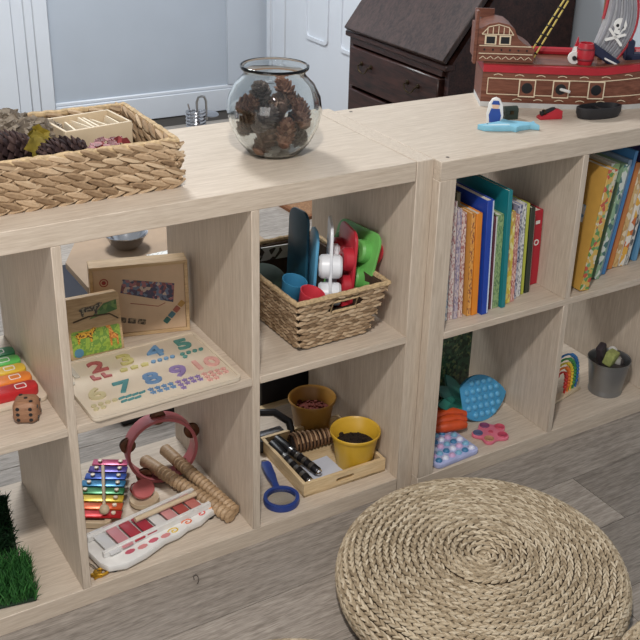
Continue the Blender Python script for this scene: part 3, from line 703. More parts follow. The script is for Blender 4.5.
# ------------------------------------------------------------------ lower left cell: artificial grass tiles
def grass(name, label, loc, rot, sx, sy, c0, c1, seed, n=3600):
    t = thing(name, label, 'grass tile', loc, rot, 'artificial grass tiles')
    part('backing', box(-sx / 2, sx / 2, -sy / 2, sy / 2, 0, .006, .002), mat('grass_backing', (24, 44, 26), .9), t)
    rg = random.Random(seed); bm = bmesh.new()
    for i in range(n):
        x = rg.uniform(-sx / 2, sx / 2); y = rg.uniform(-sy / 2, sy / 2); a = rg.uniform(0, 6.28); h = rg.uniform(.022, .036); w_ = .0011
        lx, ly = rg.uniform(-.016, .016), rg.uniform(-.016, .016)
        dx, dy = w_ * math.cos(a), w_ * math.sin(a)
        p = [bm.verts.new(q) for q in ((x - dx, y - dy, .004), (x + dx, y + dy, .004), (x + lx * .4 + dx, y + ly * .4 + dy, h * .65), (x + lx * .4 - dx, y + ly * .4 - dy, h * .65), (x + lx, y + ly, h))]
        bm.faces.new((p[0], p[1], p[2], p[3])); bm.faces.new((p[3], p[2], p[4]))
    b = part('blades', bm, rnd_mat('blades_' + name + str(seed), [(.1, c0), (.5, tuple((p_ + q_) // 2 for p_, q_ in zip(c0, c1))), (.9, c1)], .6), t); b['kind'] = 'stuff'
grass('grass_tile', 'bright green artificial grass tile lying at the front of lower shelf', (-.905, .090, .040), (0, 0, -10), .19, .125, (22, 62, 28), (70, 128, 62), 3)
grass('grass_tile', 'dark green artificial grass tile leaning behind the bright one', (-.905, .212, .080), (38, 0, -6), .19, .12, (14, 36, 20), (36, 72, 40), 8)

# ------------------------------------------------------------------ upper middle cell: boxes and number puzzle
M_box = wood('box_wood', (176, 146, 108), (206, 178, 138), 'X', scale=10, stretch=8)
db = thing('wooden_game_box', 'pale wooden game box with printed sliding lid standing upright', 'box', (-.503, .258, .3905), (-3, 0, -15))
bwid, bhei, bdep = .190, .152, .045
for a in ((-bwid / 2, bwid / 2, 0, bdep, 0, .007), (-bwid / 2, bwid / 2, 0, bdep, bhei - .007, bhei)): part('side_board', box(*a, .0008), M_box, db)
for a in ((-bwid / 2, -bwid / 2 + .007, 0, bdep, .007, bhei - .007), (bwid / 2 - .007, bwid / 2, 0, bdep, .007, bhei - .007)): part('end_board', box(*a, .0008), M_box, db)
part('back_board', box(-bwid / 2 + .007, bwid / 2 - .007, bdep - .004, bdep, .007, bhei - .007), M_box, db)
ld = part('sliding_lid', box(-bwid / 2 + .0075, bwid / 2 - .0075, .004, .008, .0075, bhei - .0075), mat('lid_ply', (196, 168, 138), .5, vary=.05), db)
FX = RX(90)
part('printed_picture', prism([(-.040, .034), (.060, .016), (.056, -.024), (-.046, .006)], 0, .0006, 0, T(.008, .0039, .088) @ FX), print_mat('domino_print', [(74, 58, 84), (150, 96, 100), (96, 108, 132), (180, 160, 146), (120, 70, 72), (60, 62, 84)], 160), ld)
part('printed_crate_line', tube([(-.02, .0036, .070), (.034, .0036, .058), (.048, .0036, .064)], .0006, 5), col('print_red', (150, 60, 54)), ld)
part('printed_badge', ringed(circle(.0085, 20), circle(.0066, 20), 0, .0006, T(-.068, .0039, .118) @ FX), col('print_red', (150, 60, 54)), ld)
part('printed_badge_fill', prism(circle(.0042, 16), 0, .0006, 0, T(-.068, .0039, .118) @ FX), col('print_red', (150, 60, 54)), ld)
for i, c in enumerate(((52, 96, 88), (70, 110, 120), (150, 84, 70), (168, 130, 70))):
    part('printed_tile', prism(rrect(.013, .011, .002), 0, .0006, 0, T(.050 + .010 * i, .0039, .026 + .011 * i) @ FX @ RZ(48)), col('print_tile_%d' % i, c), ld)
for i in range(3):
    part('printed_tile', prism(rrect(.016, .011, .002), 0, .0006, 0, T(-.038 + .019 * i, .0039, .036 - .004 * i) @ FX @ RZ(-12)), print_mat('tile_print', [(96, 84, 68), (140, 122, 98), (70, 60, 52)], 300), ld)
jp = thing('animal_puzzle_block', 'square wooden jungle animal puzzle propped in front of the box', 'puzzle', (-.610, .214, .3905), (-9, 0, -2))
part('board', prism(rrect(.104, .124, .008), -.008, .008, .001, T(0, .008, .062) @ FX), M_box, jp)
part('meadow_print', prism(rrect(.094, .050, .004), .008, .0088, 0, T(.0, .008, .034) @ FX), print_mat('meadow', [(132, 160, 60), (150, 178, 72), (112, 150, 66), (160, 182, 84)], 70, kind='noise'), jp)
part('leaf_print', prism([(-.01, 0), (.045, .010), (.045, .030), (.02, .026)], .008, .0086, 0, T(.001, .008, .078) @ FX), print_mat('canopy', [(70, 110, 56), (110, 140, 74), (90, 120, 70)], 140), jp)
def animal(name, M, c, spots=None):
    """four-legged printed animal"""
    bm = prism([(-.018, .006), (-.012, .012), (.010, .012), (.018, .018), (.024, .016), (.020, .009), (.015, .004), (.014, -.010), (.010, -.010), (.009, 0), (-.009, 0), (-.010, -.010), (-.014, -.010), (-.014, .002), (-.022, .010)], 0, .0007, 0, M)
    return part(name, bm, c, jp)
spm = print_mat('spotted_coat', [(206, 152, 40), (220, 170, 56), (96, 62, 30), (226, 178, 66), (200, 146, 44)], 420)
animal('printed_leopard', T(-.022, -.0008, .044) @ FX, spm)
part('printed_giraffe', prism([(-.004, -.02), (-.001, -.02), (.0, -.006), (.008, -.006), (.009, -.02), (.012, -.02), (.012, .0), (.004, .006), (-.002, .022), (-.010, .022), (-.009, .018), (-.005, .016), (-.005, 0)], 0, .0007, 0, T(.03, -.0008, .038) @ FX), print_mat('giraffe_coat', [(206, 132, 60), (222, 160, 84), (168, 96, 44)], 420), jp)
animal('printed_zebra', T(-.008, -.0008, .094) @ FX @ Matrix.Diagonal((1.1, .8, 1, 1)), print_mat('zebra_coat', [(60, 54, 46), (150, 138, 112), (80, 72, 60)], 380))
part('printed_branch', tube([(-.04, -.0006, .078), (-.01, -.0006, .084), (.03, -.0006, .082), (.046, -.0006, .07)], .0016, 5), col('branch', (84, 70, 52)), jp)
part('printed_pool', prism(circle(.009, 14), .008, .0089, 0, T(-.036, .008, .016) @ FX), col('pool_blue', (86, 136, 160)), jp)

pz = thing('number_puzzle', 'pale wooden number puzzle tray with coloured digits one to ten', 'puzzle', (-.556, .104, .3908), (0, 0, 1.5))
part('tray_board', prism(rrect(.288, .212, .012), 0, .006, .001), M_ply, pz)
part('tray_border', ringed(rrect(.288, .212, .012), rrect(.278, .202, .008), .006, .0085), M_ply, pz)
DIG = [('1', (183, 176, 162), -.118, .052), ('2', (162, 86, 86), -.072, .054), ('3', (178, 169, 107), -.016, .054), ('4', (97, 136, 170), .044, .056), ('5', (77, 129, 121), .104, .056),
       ('6', (190, 179, 141), -.110, -.038), ('7', (78, 133, 136), -.058, -.038), ('8', (100, 133, 170), -.002, -.036), ('9', (133, 114, 160), .052, -.036), ('10', (204, 154, 145), .106, -.034)]
for n_, (s_, c, x, y) in enumerate(DIG):
    mm = col('digit_' + s_, c)
    part('digit_piece', text_bm(s_, .056 if s_ != '10' else .050, .0035, T(x, y + .008, .006) @ Matrix.Diagonal((1.2, .95, 1, 1))), mm, pz)
    q = int(s_)
    for k_ in range(q):
        cx_ = x - .018 + .013 * (k_ % 4 if q > 4 else k_ * (1.6 if q < 4 else 1)); cy_ = y - .026 - .012 * (k_ // 4)
        if s_ == '2': sh_ = [(-.007, .008), (0, .008), (.0, -.002), (.009, -.004), (.009, -.009), (-.006, -.008)]
        elif s_ in '13': sh_ = [(-.007, .003), (.0, .006), (.008, .003), (.006, -.004), (-.007, -.004)]
        elif s_ == '7': sh_ = [(-.006, .0015), (.006, .0035), (.006, .0), (-.006, -.002)]
        elif s_ in ('4', '5', '6'): sh_ = [(-.005, 0), (-.003, .004), (.003, .004), (.005, 0), (.002, -.004), (-.003, -.004)]
        else: sh_ = star(.0058)
        part('counter_piece', prism(sh_, .006, .009, 0, T(cx_, cy_, 0)), mm, pz)

# ------------------------------------------------------------------ lower middle cell: instruments
def mallet(label, p0, p1, r, headr, m, mh, group='mallets'):
    t = thing('mallet', label, 'mallet', p0)
    a = Vector(p0); b = Vector(p1) - a
    part('stick', tube([(0, 0, 0), b * .5, b], r, 10, rr=[r, r, r * 1.05]), m, t)
    if headr: part('head', ball(headr, 14, 10), mh, t)
    return t
xy = thing('rainbow_xylophone', 'rainbow metal bar xylophone beside the shelf divider', 'xylophone', (-.612, .252, .0395), (0, 0, -31))
cols = [((190, 40, 44), 'red'), ((206, 88, 36), 'orange'), ((196, 168, 48), 'yellow'), ((46, 116, 66), 'green'), ((34, 110, 150), 'teal'), ((34, 70, 150), 'blue'), ((64, 44, 122), 'indigo'), ((178, 74, 108), 'pink')]
for s_ in (-1, 1):
    part('side_rail', prism([(s_ * .030 - .006, -.105), (s_ * .030 + .006, -.105), (s_ * .024 + .006, .105), (s_ * .024 - .006, .105)], 0, .018, .001), M_birch, xy)
for e_, y_, wd in ((0, -.103, .06), (1, .103, .048)): part('end_rail', box(-wd / 2, wd / 2, y_ - .005, y_ + .005, .002, .016, .001), M_birch, xy)
for i, (c, n_) in enumerate(cols):
    y = -.089 + .0255 * i; wd = .112 - .0052 * i
    b = part('tone_bar', box(-wd / 2, wd / 2, y - .0108, y + .0108, .021, .025, .0016, 2), mat('bar_' + n_, c, .28, .35, vary=.03), xy)
    for s_ in (-1, 1): part('pin', merge(lathe([(.0035, .025), (.0048, .0262), (.0046, .029), (0, .0305)], 12, T(s_ * (wd / 2 - .016), y, 0)), lathe([(.0015, .017), (.0015, .026)], 6, T(s_ * (wd / 2 - .016), y, 0))), col('pin_cream', (230, 214, 190), rough=.35), b)
mallet('thin wooden mallet lying across the rainbow xylophone', (-.640, .160, .078), (-.592, .300, .080), .0036, .0105, M_birch, M_birch)

px = thing('white_xylophone', 'white framed xylophone with pink bars and painted scrolls', 'xylophone', (-.562, .090, .0395), (0, 0, 10))
fo = [(-.135, -.052), (-.105, -.066), (-.060, -.064), (-.010, -.052), (.020, -.054), (.045, -.047), (.075, -.049), (.100, -.040), (.128, -.036), (.136, -.018), (.132, .0), (.120, .012), (.132, .026), (.138, .040), (.118, .048), (.09, .038), (-.05, .058), (-.125, .062), (-.142, .045), (-.142, -.03)]
part('frame_board', prism(fo, .006, .020, .002), M_white2, px)
for x_, y_ in ((-.12, -.045), (-.12, .045), (.11, -.03), (.11, .03)): part('foot', lathe([(.008, 0), (.008, .006)], 12, T(x_, y_, 0)), M_black, px)
pk = [(214, 214, 214), (206, 140, 146), (176, 62, 74), (172, 54, 70), (222, 220, 218), (212, 150, 150), (176, 84, 78), (196, 120, 112)]
for i, c in enumerate(pk):
    x = -.108 + .028 * i; hl = .042 - .0023 * i
    part('tone_bar', box(x - .0115, x + .0115, .006 - hl, .006 + hl, .026, .030, .0016, 2), mat('pinkbar_%d' % i, c, .3, .1, vary=.03), px)
for y_, m_, sl in ((-.024, M_white2, .0), (.036, M_white2, .0)):
    part('bar_rail', box(-.13, .115, y_ - .0045, y_ + .0045, .0202, .033, .001), m_, px).matrix_local = RZ(0)
for i in range(4): part('painted_leaf', prism(circle(.0085, 8, 0, 0), .0202, .0208, 0, T(-.082 + .026 * i, -.041 - .003 * (i % 2), 0) @ Matrix.Diagonal((1.3, .7, 1, 1)) @ RZ(20)), col('pk_leaf_%d' % (i % 2), ((196, 96, 112), (214, 140, 140))[i % 2]), px)
sw = [((214, 182, 70), .016, -.042), ((222, 120, 80), .052, -.036), ((214, 100, 96), .088, -.031), ((226, 150, 90), .112, -.024)]
for c, x, y in sw:
    pts = [(x + .0026 * a * math.cos(a * 1.9), y + .0026 * a * math.sin(a * 1.9), .0206) for a in [.6 + .18 * k_ for k_ in range(24)]]
    part('painted_scroll', tube([(a, y + (b - y) * .75, z) for a, b, z in pts], .0015, 5), col('scroll_%d%d' % (c[0], c[1]), c), px)
mallet('tapered pale wooden mallet lying on the white xylophone', (-.462, .118, .0785), (-.600, .098, .0785), .0055, .0, M_birch, M_birch)

cs = thing('clapper', 'round wooden castanet with pink painted top beside the rainbow xylophone', 'castanet', (-.545, .190, .0395), (0, 0, 20))
part('lower_shell', lathe([(0, 0), (.026, .0), (.031, .006), (.030, .014), (.022, .012), (0, .008)], 28), M_birch, cs)
us = lathe([(0, .0), (.026, .0), (.030, .005), (.029, .013), (.0, .016)], 28, T(.004, .010, .024) @ RX(34) @ Matrix.Diagonal((.85, .7, .8, 1))); part('upper_shell', us, col('castanet_pink', (196, 104, 104)), cs)
part('cord', tube([(-.006, .028, .012), (-.008, .034, .022), (-.004, .033, .032), (.004, .033, .032), (.008, .034, .022), (.006, .028, .012)], .0014, 6), M_red, cs)

tm = thing('tambourine', 'pink headless tambourine with metal jingles leaning on the divider', 'tambourine', (-.478, .252, .0405), (-4, 0, -8))
r0, r1, hw = .0755, .0690, .019
ring = lathe([(r1, -hw), (r0, -hw), (r0 + .001, 0), (r0, hw), (r1, hw)], 56, T(0, 0, r0) @ RX(90), cap=False)
g2 = lathe([(r1, hw), (r1, -hw)], 56, T(0, 0, r0) @ RX(90), cap=False)
part('hoop', merge(ring, g2), mat('tambourine_pink', (182, 100, 104), .4, vary=.04), tm)
for a in (20, 92, 164, 236, 308):
    c = Vector((math.cos(math.radians(a)) * (r0 - .003), 0, r0 + math.sin(math.radians(a)) * (r0 - .003)))
    for s_ in (-.004, .004):
        part('jingle', lathe([(0, .003), (.006, .003), (.009, 0), (.0165, -.0005), (.0165, .0005), (.009, .001), (0, .004)], 20, Matrix.Translation(c + Vector((0, s_, 0))) @ RX(90)), mat('jingle_bronze', (120, 90, 74), .3, 1), tm)

def ribbed(label, p0, p1, r):
    t = thing('ribbed_stick', label, 'rhythm stick', p0, group='ribbed wooden rhythm sticks')
    a = Vector(p0); b = Vector(p1) - a; L_ = b.length; n = 22; pts, rr = [], []
    pts.append((0, 0, 0)); rr.append(r * .7); 
    for i in range(n * 4 + 1):
        t_ = i / (n * 4); pts.append(b * (.02 + .96 * t_)); rr.append(r * (1 + (.12 * math.cos(2 * PI * t_ * n) if t_ < .8 else .05)))
    pts.append(b); rr.append(r * .7)
    part('rod', tube(pts, r, 14, rr=rr), wood('stick_wood', (150, 122, 92), (186, 158, 124), 'X', scale=14, stretch=5), t)
    return t
ribbed('ribbed wooden rhythm stick lying nearest the white xylophone', (-.418, .040, .0535), (-.503, .300, .0665), .0135)
ribbed('ribbed wooden rhythm stick lying against the shelf divider', (-.4045, .052, .0540), (-.452, .308, .074), .0130)
gb = thing('gold_bell', 'tiny gold trinket in front corner beside the white xylophone', 'trinket', (-.697, .026, .0395))
part('ring', tube([(.013 * math.cos(a), .009 * math.sin(a), .004) for a in [k_ * .45 for k_ in range(14)]], .0032, 6, closed=True), mat('gold', (196, 150, 50), .35, .8), gb)
part('petal', prism(star(.013, 5, .6), 0, .006, .001, T(-.010, -.002, 0)), mat('gold', (196, 150, 50), .35, .8), gb)
part('wire', tube([(-.004, .004, .005), (-.010, .020, .010), (-.014, .038, .004)], .0012, 5), M_steel, gb)
hk = solo('wire_hook', tube([(0, 0, .002), (.003, .010, .002), (.009, .012, .002), (.010, .004, .002), (.006, -.008, .002), (.0, -.014, .002)], .0009, 6), mat('dark_wire', (96, 90, 86), .4, .4), 'tiny bent dark wire on the floor before the shelf', 'wire', (-.537, -.036, 0))

# ------------------------------------------------------------------ upper right cell of the long shelf: toy basket
wbk = thing('woven_basket', 'tapered woven seagrass basket of toy trays in upper shelf cell', 'basket', (-.183, .17, .3935), (0, 0, 1))
def brect(t):
    hx = .080 + (.1055 - .080) * t; hy = .118 + (.150 - .118) * t
    return hx, hy
BHt = .118
sm = bmesh.new(); V = []
for t, off in ((0, .004), (.97, .004), (.97, .010), (.03, .010)):
    hx, hy = brect(t); V.append([sm.verts.new((sx * (hx - off), sy * (hy - off), BHt * t)) for sx, sy in ((-1, -1), (1, -1), (1, 1), (-1, 1))])
for a, b in zip(V, V[1:]):
    for i in range(1, 4): sm.faces.new((a[i], a[(i + 1) % 4], b[(i + 1) % 4], b[i]))
sm.faces.new(V[0][::-1]); sm.faces.new(V[-1]); bmesh.ops.recalc_face_normals(sm, faces=sm.faces[:])
part('liner', sm, mat('basket_inner2', (66, 48, 34), .9, vary=.2, scale=120), wbk)
weave = bmesh.new(); rows = 13
sme = strand(.025, .0105, .0085, 5, 6); smesh = bpy.data.meshes.new('s'); sme.to_mesh(smesh); sme.free()
hole = lambda side, x, z: side == 0 and abs(x - .006) < .037 and .074 < z < .105
for r in range(rows):
    t = (r + .5) / rows; hx, hy = brect(t); z = BHt * t
    for side, (ax, ln, off) in enumerate((('x', hx, -hy), ('y', hy, hx), ('x', hx, hy), ('y', hy, -hx))):
        n = int(2 * ln / .0152)
        for i in range(n + 1):
            s = -ln + (i + (.5 if r % 2 else 0)) * 2 * ln / n
            if abs(s) > ln - .006: continue
            if hole(side, s, z): continue
            o = off + math.copysign(.0005, off)
            M = T(s, o, z) if ax == 'x' else T(o, s, z) @ RZ(90)
            M = M @ RY(0) @ Matrix.Rotation(math.radians((-1) ** r * 13 + random.uniform(-6, 6)), 4, 'Y') @ RX(90)
            v0 = len(weave.verts); weave.from_mesh(smesh); weave.verts.ensure_lookup_table()
            for v in weave.verts[v0:]: v.co = M @ v.co
wv = part('weave', weave, M_sea, wbk); wv['kind'] = 'stuff'
hx, hy = brect(1)
part('rim', rope([(-hx, -hy), (hx, -hy), (hx, hy), (-hx, hy)], .0055, z=BHt, step=.007), mat('rim_fibre', (186, 160, 122), .8), wbk)
tlt = math.degrees(math.atan2(.032, BHt)); hx0, hx1 = brect(0)[0] - .004, brect(.97)[0] - .004; Lw = BHt * .97 / math.cos(math.radians(tlt))
fr_ = ringed([(-hx0, 0), (hx0, 0), (hx1, Lw), (-hx1, Lw)], [(-.022, .080), (.034, .080), (.034, .106), (-.022, .106)], -.006, 0, T(0, -(brect(0)[1] - .004), 0) @ RX(90 + tlt))
part('front_liner', fr_, mat('basket_inner2', (66, 48, 34), .9), wbk)
hz0, hz1 = .080 * .965, .106 * .965
def fy2(z): return -(brect(z / BHt)[1])
part('handle_edge', tube([(-.023, fy2(hz0), hz0), (.035, fy2(hz0), hz0), (.035, fy2(hz1), hz1), (-.023, fy2(hz1), hz1)], .0032, 6, closed=True), mat('rim_fibre', (186, 160, 122), .8), wbk)
# strip trays with round cups, standing upright in the basket
def tray(label, x, y, z, c, nm, lean, yaw, cups_side, cupc=None, cn=None, wd=.13, ht=.175, pitch=6, zs=(.022, .080, .138), back=True):
    t = thing('cup_tray', label, 'toy tray', (x, y, z), (0, lean, yaw), 'cup trays in the basket')
    m = col('tray_' + nm, c, rough=.35)
    P = prism(rrect(wd, ht, .024, 6), -.003, .003, .001, T(0, 0, ht / 2) @ RZ(90) @ RX(90)); P.transform(RX(-pitch)); part('plate', P, m, t)
    mc = col('tray_' + cn, cupc, rough=.35) if cupc else m
    for s_ in cups_side:
        for yy in ((-.036, .034) if back or s_ > 0 else (-.036,)):
            for zz in zs:
                cp = lathe([(.0245, .003), (.0238, .018), (.0195, .0225), (.011, .0225), (.009, .020), (0, .020)], 22, T(0, yy, zz) @ RY(90 * s_)); cp.transform(RX(-pitch)); part('cup', cp, mc, t)
    return t
def ftray(label, fx, fy_, c, nm, lean, yaw, sides, wd, ht, pitch=6, **kw):
    a = math.radians(yaw)
    return tray(label, fx - wd / 2 * math.sin(a), fy_ + wd / 2 * math.cos(a), .404, c, nm, lean, yaw, sides, wd=wd, ht=ht, pitch=pitch, **kw)
ftray('dark teal oval paddle tray at the left of the basket trays', -.207, .128, (30, 74, 92), 'teal', 5, -4, (), .085, .225)
ftray('light blue thin tray beside the dark teal one', -.207, .098, (92, 160, 196), 'light_blue', 4, -20, (), .070, .200, 4)
ftray('white tray with round white cups on both sides in basket', -.192, .056, (222, 224, 228), 'white', 1, -28, (-1, 1), .105, .222, 5, back=False)
ftray('red tray with round cups beside the white tray', -.140, .062, (182, 44, 56), 'red', 5, -16, (-1,), .115, .196, 5)
ftray('bright green tray with round green cups in the basket', -.114, .062, (108, 180, 92), 'green', 17, 0, (-1,), .155, .188, 4, zs=(.085, .143))
ftray('red tray at the far right behind the green tray', -.103, .082, (182, 44, 56), 'red', 17, 0, (1,), .12, .165, 4, zs=(.140,))
def beaker(label, loc, c, nm, rot=(0, 0, 0)):
    solo('beaker', lathe([(0, .002), (.017, 0), (.025, .048), (.0255, .05), (.0235, .05), (.016, .004), (0, .004)], 28), col('beaker_' + nm, c, rough=.35), label, 'beaker', loc, rot, 'beakers in the basket')
beaker('blue plastic beaker leaning in the basket corner', (-.253, .108, .474), (62, 132, 170), 'blue', (12, 8, 0))
beaker('coral red plastic beaker in front of the blue one', (-.243, .062, .466), (206, 62, 74), 'coral', (14, 12, 0))
solo('fabric_bundle', ball(.04, 16, 12, sc=(1.0, 1.4, .7)), mat('green_felt', (30, 44, 34), .9, vary=.2), 'dark green felt bundle at the back of the basket', 'felt', (-.235, .240, .465))
solo('card_label', box(-.035, .035, -.0015, .0015, 0, .03), print_mat('card_print', [(206, 204, 198), (200, 198, 192), (60, 54, 50), (210, 208, 204)], 70), 'white printed card at the back rim of the basket', 'card', (-.185, .297, .478), (0, 4, 3))

# ------------------------------------------------------------------ lower right cell: tray, pots, magnifier
tr = thing('wooden_tray', 'pale pine tray with cut-out handle on the lower shelf', 'tray', (-.146, .142, .0392), (0, 0, -1))
W, DPT = .204, .205
part('base', box(-W / 2, W / 2, -DPT / 2, DPT / 2, 0, .005), M_pine, tr)
for s_ in (-1, 1): part('end_board', box(s_ * W / 2 - (.008 if s_ > 0 else 0), s_ * W / 2 + (.008 if s_ < 0 else 0), -DPT / 2 + .008, DPT / 2 - .008, .005, .033, .001), M_pineY, tr)
def handled(yc):
    n = 8; o = rrect(W, .033, .001, n - 1); i_ = rrect(.046, .011, .0052, n - 1)
    return ringed(o, i_, -.004, .004, T(0, yc, .0165) @ RX(90) )
for yc in (-DPT / 2 + .004, DPT / 2 - .004): part('handle_board', handled(yc), M_pine, tr)
def pot(label, loc, c, nm, soil):
    t = thing('plant_pot', label, 'plant pot', loc, group='plant pots')
    part('pot_wall', lathe([(0, 0), (.038, 0), (.039, .002), (.051, .080), (.0555, .082), (.0560, .087), (.0545, .089), (.0495, .084), (.0365, .006), (0, .005)], 44), col('pot_' + nm, c, rough=.4, vary=.06, scale=15), t)
    sl = lathe([(.0455, .052), (.03, .056), (.014, .054), (0, .058)], 24, cap=False)
    rg = random.Random(4)
    for k_ in range(40):
        a = rg.uniform(0, 6.28); q = .042 * math.sqrt(rg.random()); merge(sl, ball(rg.uniform(.003, .007), 6, 4, T(q * math.cos(a), q * math.sin(a), .056)))
    s2 = part('soil', sl, mat('soil_' + nm, soil, .95, vary=.4, scale=200), t); s2['kind'] = 'stuff'
    return t
pot('yellow plant pot with dark soil on the front of the wooden tray', (-.094, .090, .0445), (206, 164, 48), 'yellow', (36, 24, 18))
pot('brownish ochre plant pot in the shade at the back of the tray', (-.103, .262, .0395), (160, 116, 50), 'ochre', (96, 40, 30))
mg = thing('magnifying_glass', 'blue handled magnifying glass lying on the lower shelf', 'magnifier', (-.297, .053, .0395), (0, 0, -13))
M_mg = col('magnifier_blue', (32, 58, 128), rough=.35)
part('lens_ring', lathe([(.0305, 0), (.0375, 0), (.0385, .007), (.0375, .014), (.0305, .014), (.0305, 0)], 40, cap=False), M_mg, mg)
part('lens', lathe([(0, .004), (.0305, .006), (.0305, .008), (0, .010)], 36), glass('lens_glass', (.97, .97, .95)), mg)
part('handle', prism([(-.007, .034), (.007, .034), (.007, .055), (.0105, .085), (.0115, .125), (.008, .135), (-.008, .135), (-.0115, .125), (-.0105, .085), (-.007, .055)], .001, .014, .003), M_mg, mg)
part('hang_ring', tube([(.007 * math.cos(a), .138 + .007 * math.sin(a), .008) for a in [k_ * 2 * PI / 12 for k_ in range(12)]], .0014, 6, closed=True), M_steel, mg)
cnw = thing('wicker_twist', 'brown coiled wicker twist lying behind the yellow pot', 'wicker', (-.192, .196, .066), (0, 0, -8))
sp_ = []
for i in range(150):
    a = i * .5; r = .022 - .008 * i / 150; sp_.append((.105 * i / 150, r * math.cos(a), r * math.sin(a)))
part('coil', tube(sp_, .0028, 6), rnd_mat('wicker_brown', [(.1, (70, 46, 32)), (.9, (140, 106, 78))]), cnw)
part('core', tube([(0, 0, 0), (.105, 0, 0)], .014, 10, rr=[.018, .011]), mat('wicker_dark', (52, 34, 26), .9), cnw)
cl = rnd_mat('wicker_light', [(.1, (150, 118, 88)), (.9, (196, 164, 130))])
for k_ in range(9): part('binding', tube([(.008 + .011 * k_, (.024 - .0008 * k_) * math.cos(a), (.024 - .0008 * k_) * math.sin(a)) for a in [-.3, .3, .9, 1.5, 2.1, 2.7]], .0022, 5), cl, cnw)
solo('note_card', box(-.036, .036, -.041, .041, 0, .004, .0006), mat('white_card', (206, 210, 222), .6, vary=.02), 'white card pad lying in the wooden tray', 'card', (-.168, .098, .0445), (0, 0, 3))
def torch(label, p0, p1, r):
    t = thing('metal_torch', label, 'torch', p0, group='metal torches in the tray')
    a = Vector(p0); b = Vector(p1) - a; d = b.normalized(); L_ = b.length
    f_ = lambda q: tuple(d * q)
    part('barrel', tube([f_(0), f_(L_ * .02), f_(L_ * .7)], r, 14, rr=[r * .8, r, r * .95]), mat('gunmetal', (70, 70, 74), .3, .9), t)
    for q in (.12, .28, .44, .6): part('grip_ring', tube([f_(L_ * q), f_(L_ * (q + .06))], r * 1.08, 14), M_steel, t)
    part('head', tube([f_(L_ * .68), f_(L_ * .78), f_(L_)], r, 16, rr=[r * .95, r * 1.25, r * 1.3]), M_black, t)
    part('tail_cap', ball(r * .8, 12, 8), M_chrome, t)
torch('slim metal torch lying along the left side of the tray', (-.226, .060, .062), (-.232, .215, .066), .0095)
torch('slim metal torch lying on the white card', (-.190, .082, .060), (-.216, .225, .068), .0095)
bc = thing('black_clamp', 'black plastic loop handle behind the torches in tray corner', 'handle', (-.2145, .272, .0395))
part('loop', tube([(-.045, -.02, .02), (-.042, .012, .055), (-.015, .022, .066), (.025, .012, .060), (.046, -.018, .046), (.046, -.035, .020), (.040, -.038, .008)], .009, 10), M_black, bc)
part('plate', box(-.032, .034, -.020, .002, .004, .03, .003), mat('silver_label', (178, 180, 186), .3, .4), bc)
part('pivot', lathe([(.012, 0), (.012, .03)], 16, T(-.03, -.03, 0)), M_black, bc)

# ------------------------------------------------------------------ right unit, upper left cell: books
def book(label, x, y, th, h, d, cover, nm, z=.3903, lean=-2.6, yaw=0.0, spine=None, hard=.0018, patch=None, group='books in the left book cell'):
    """spine towards the room (-y); x = left edge of the spine at the bottom"""
    t = thing('book', label, 'book', (x, y, z), (0, lean, yaw), group)
    m = spine if spine else col('book_' + nm, cover, rough=.4, vary=.05)
    mc = col('book_' + nm, cover, rough=.4, vary=.05)
    part('cover', merge(box(0, hard, 0, d, 0, h, .0004), box(th - hard, th, 0, d, 0, h, .0004)), mc, t)
    part('spine', box(0, th, -.0012, hard, 0, h, .0006), m, t)
    part('pages', box(hard, th - hard, hard + .001, d - .003, .003, h - .003), mat('book_pages', (226, 218, 202), .8, vary=.05, scale=300), t)
    if patch:
        for nm2, b_, mm in patch: part(nm2, box(*b_), mm, t)
    return t
def pm(n, cols, sc=420, st=(1, 1, .45)): return print_mat('spine_' + n, cols, sc, .45, st)
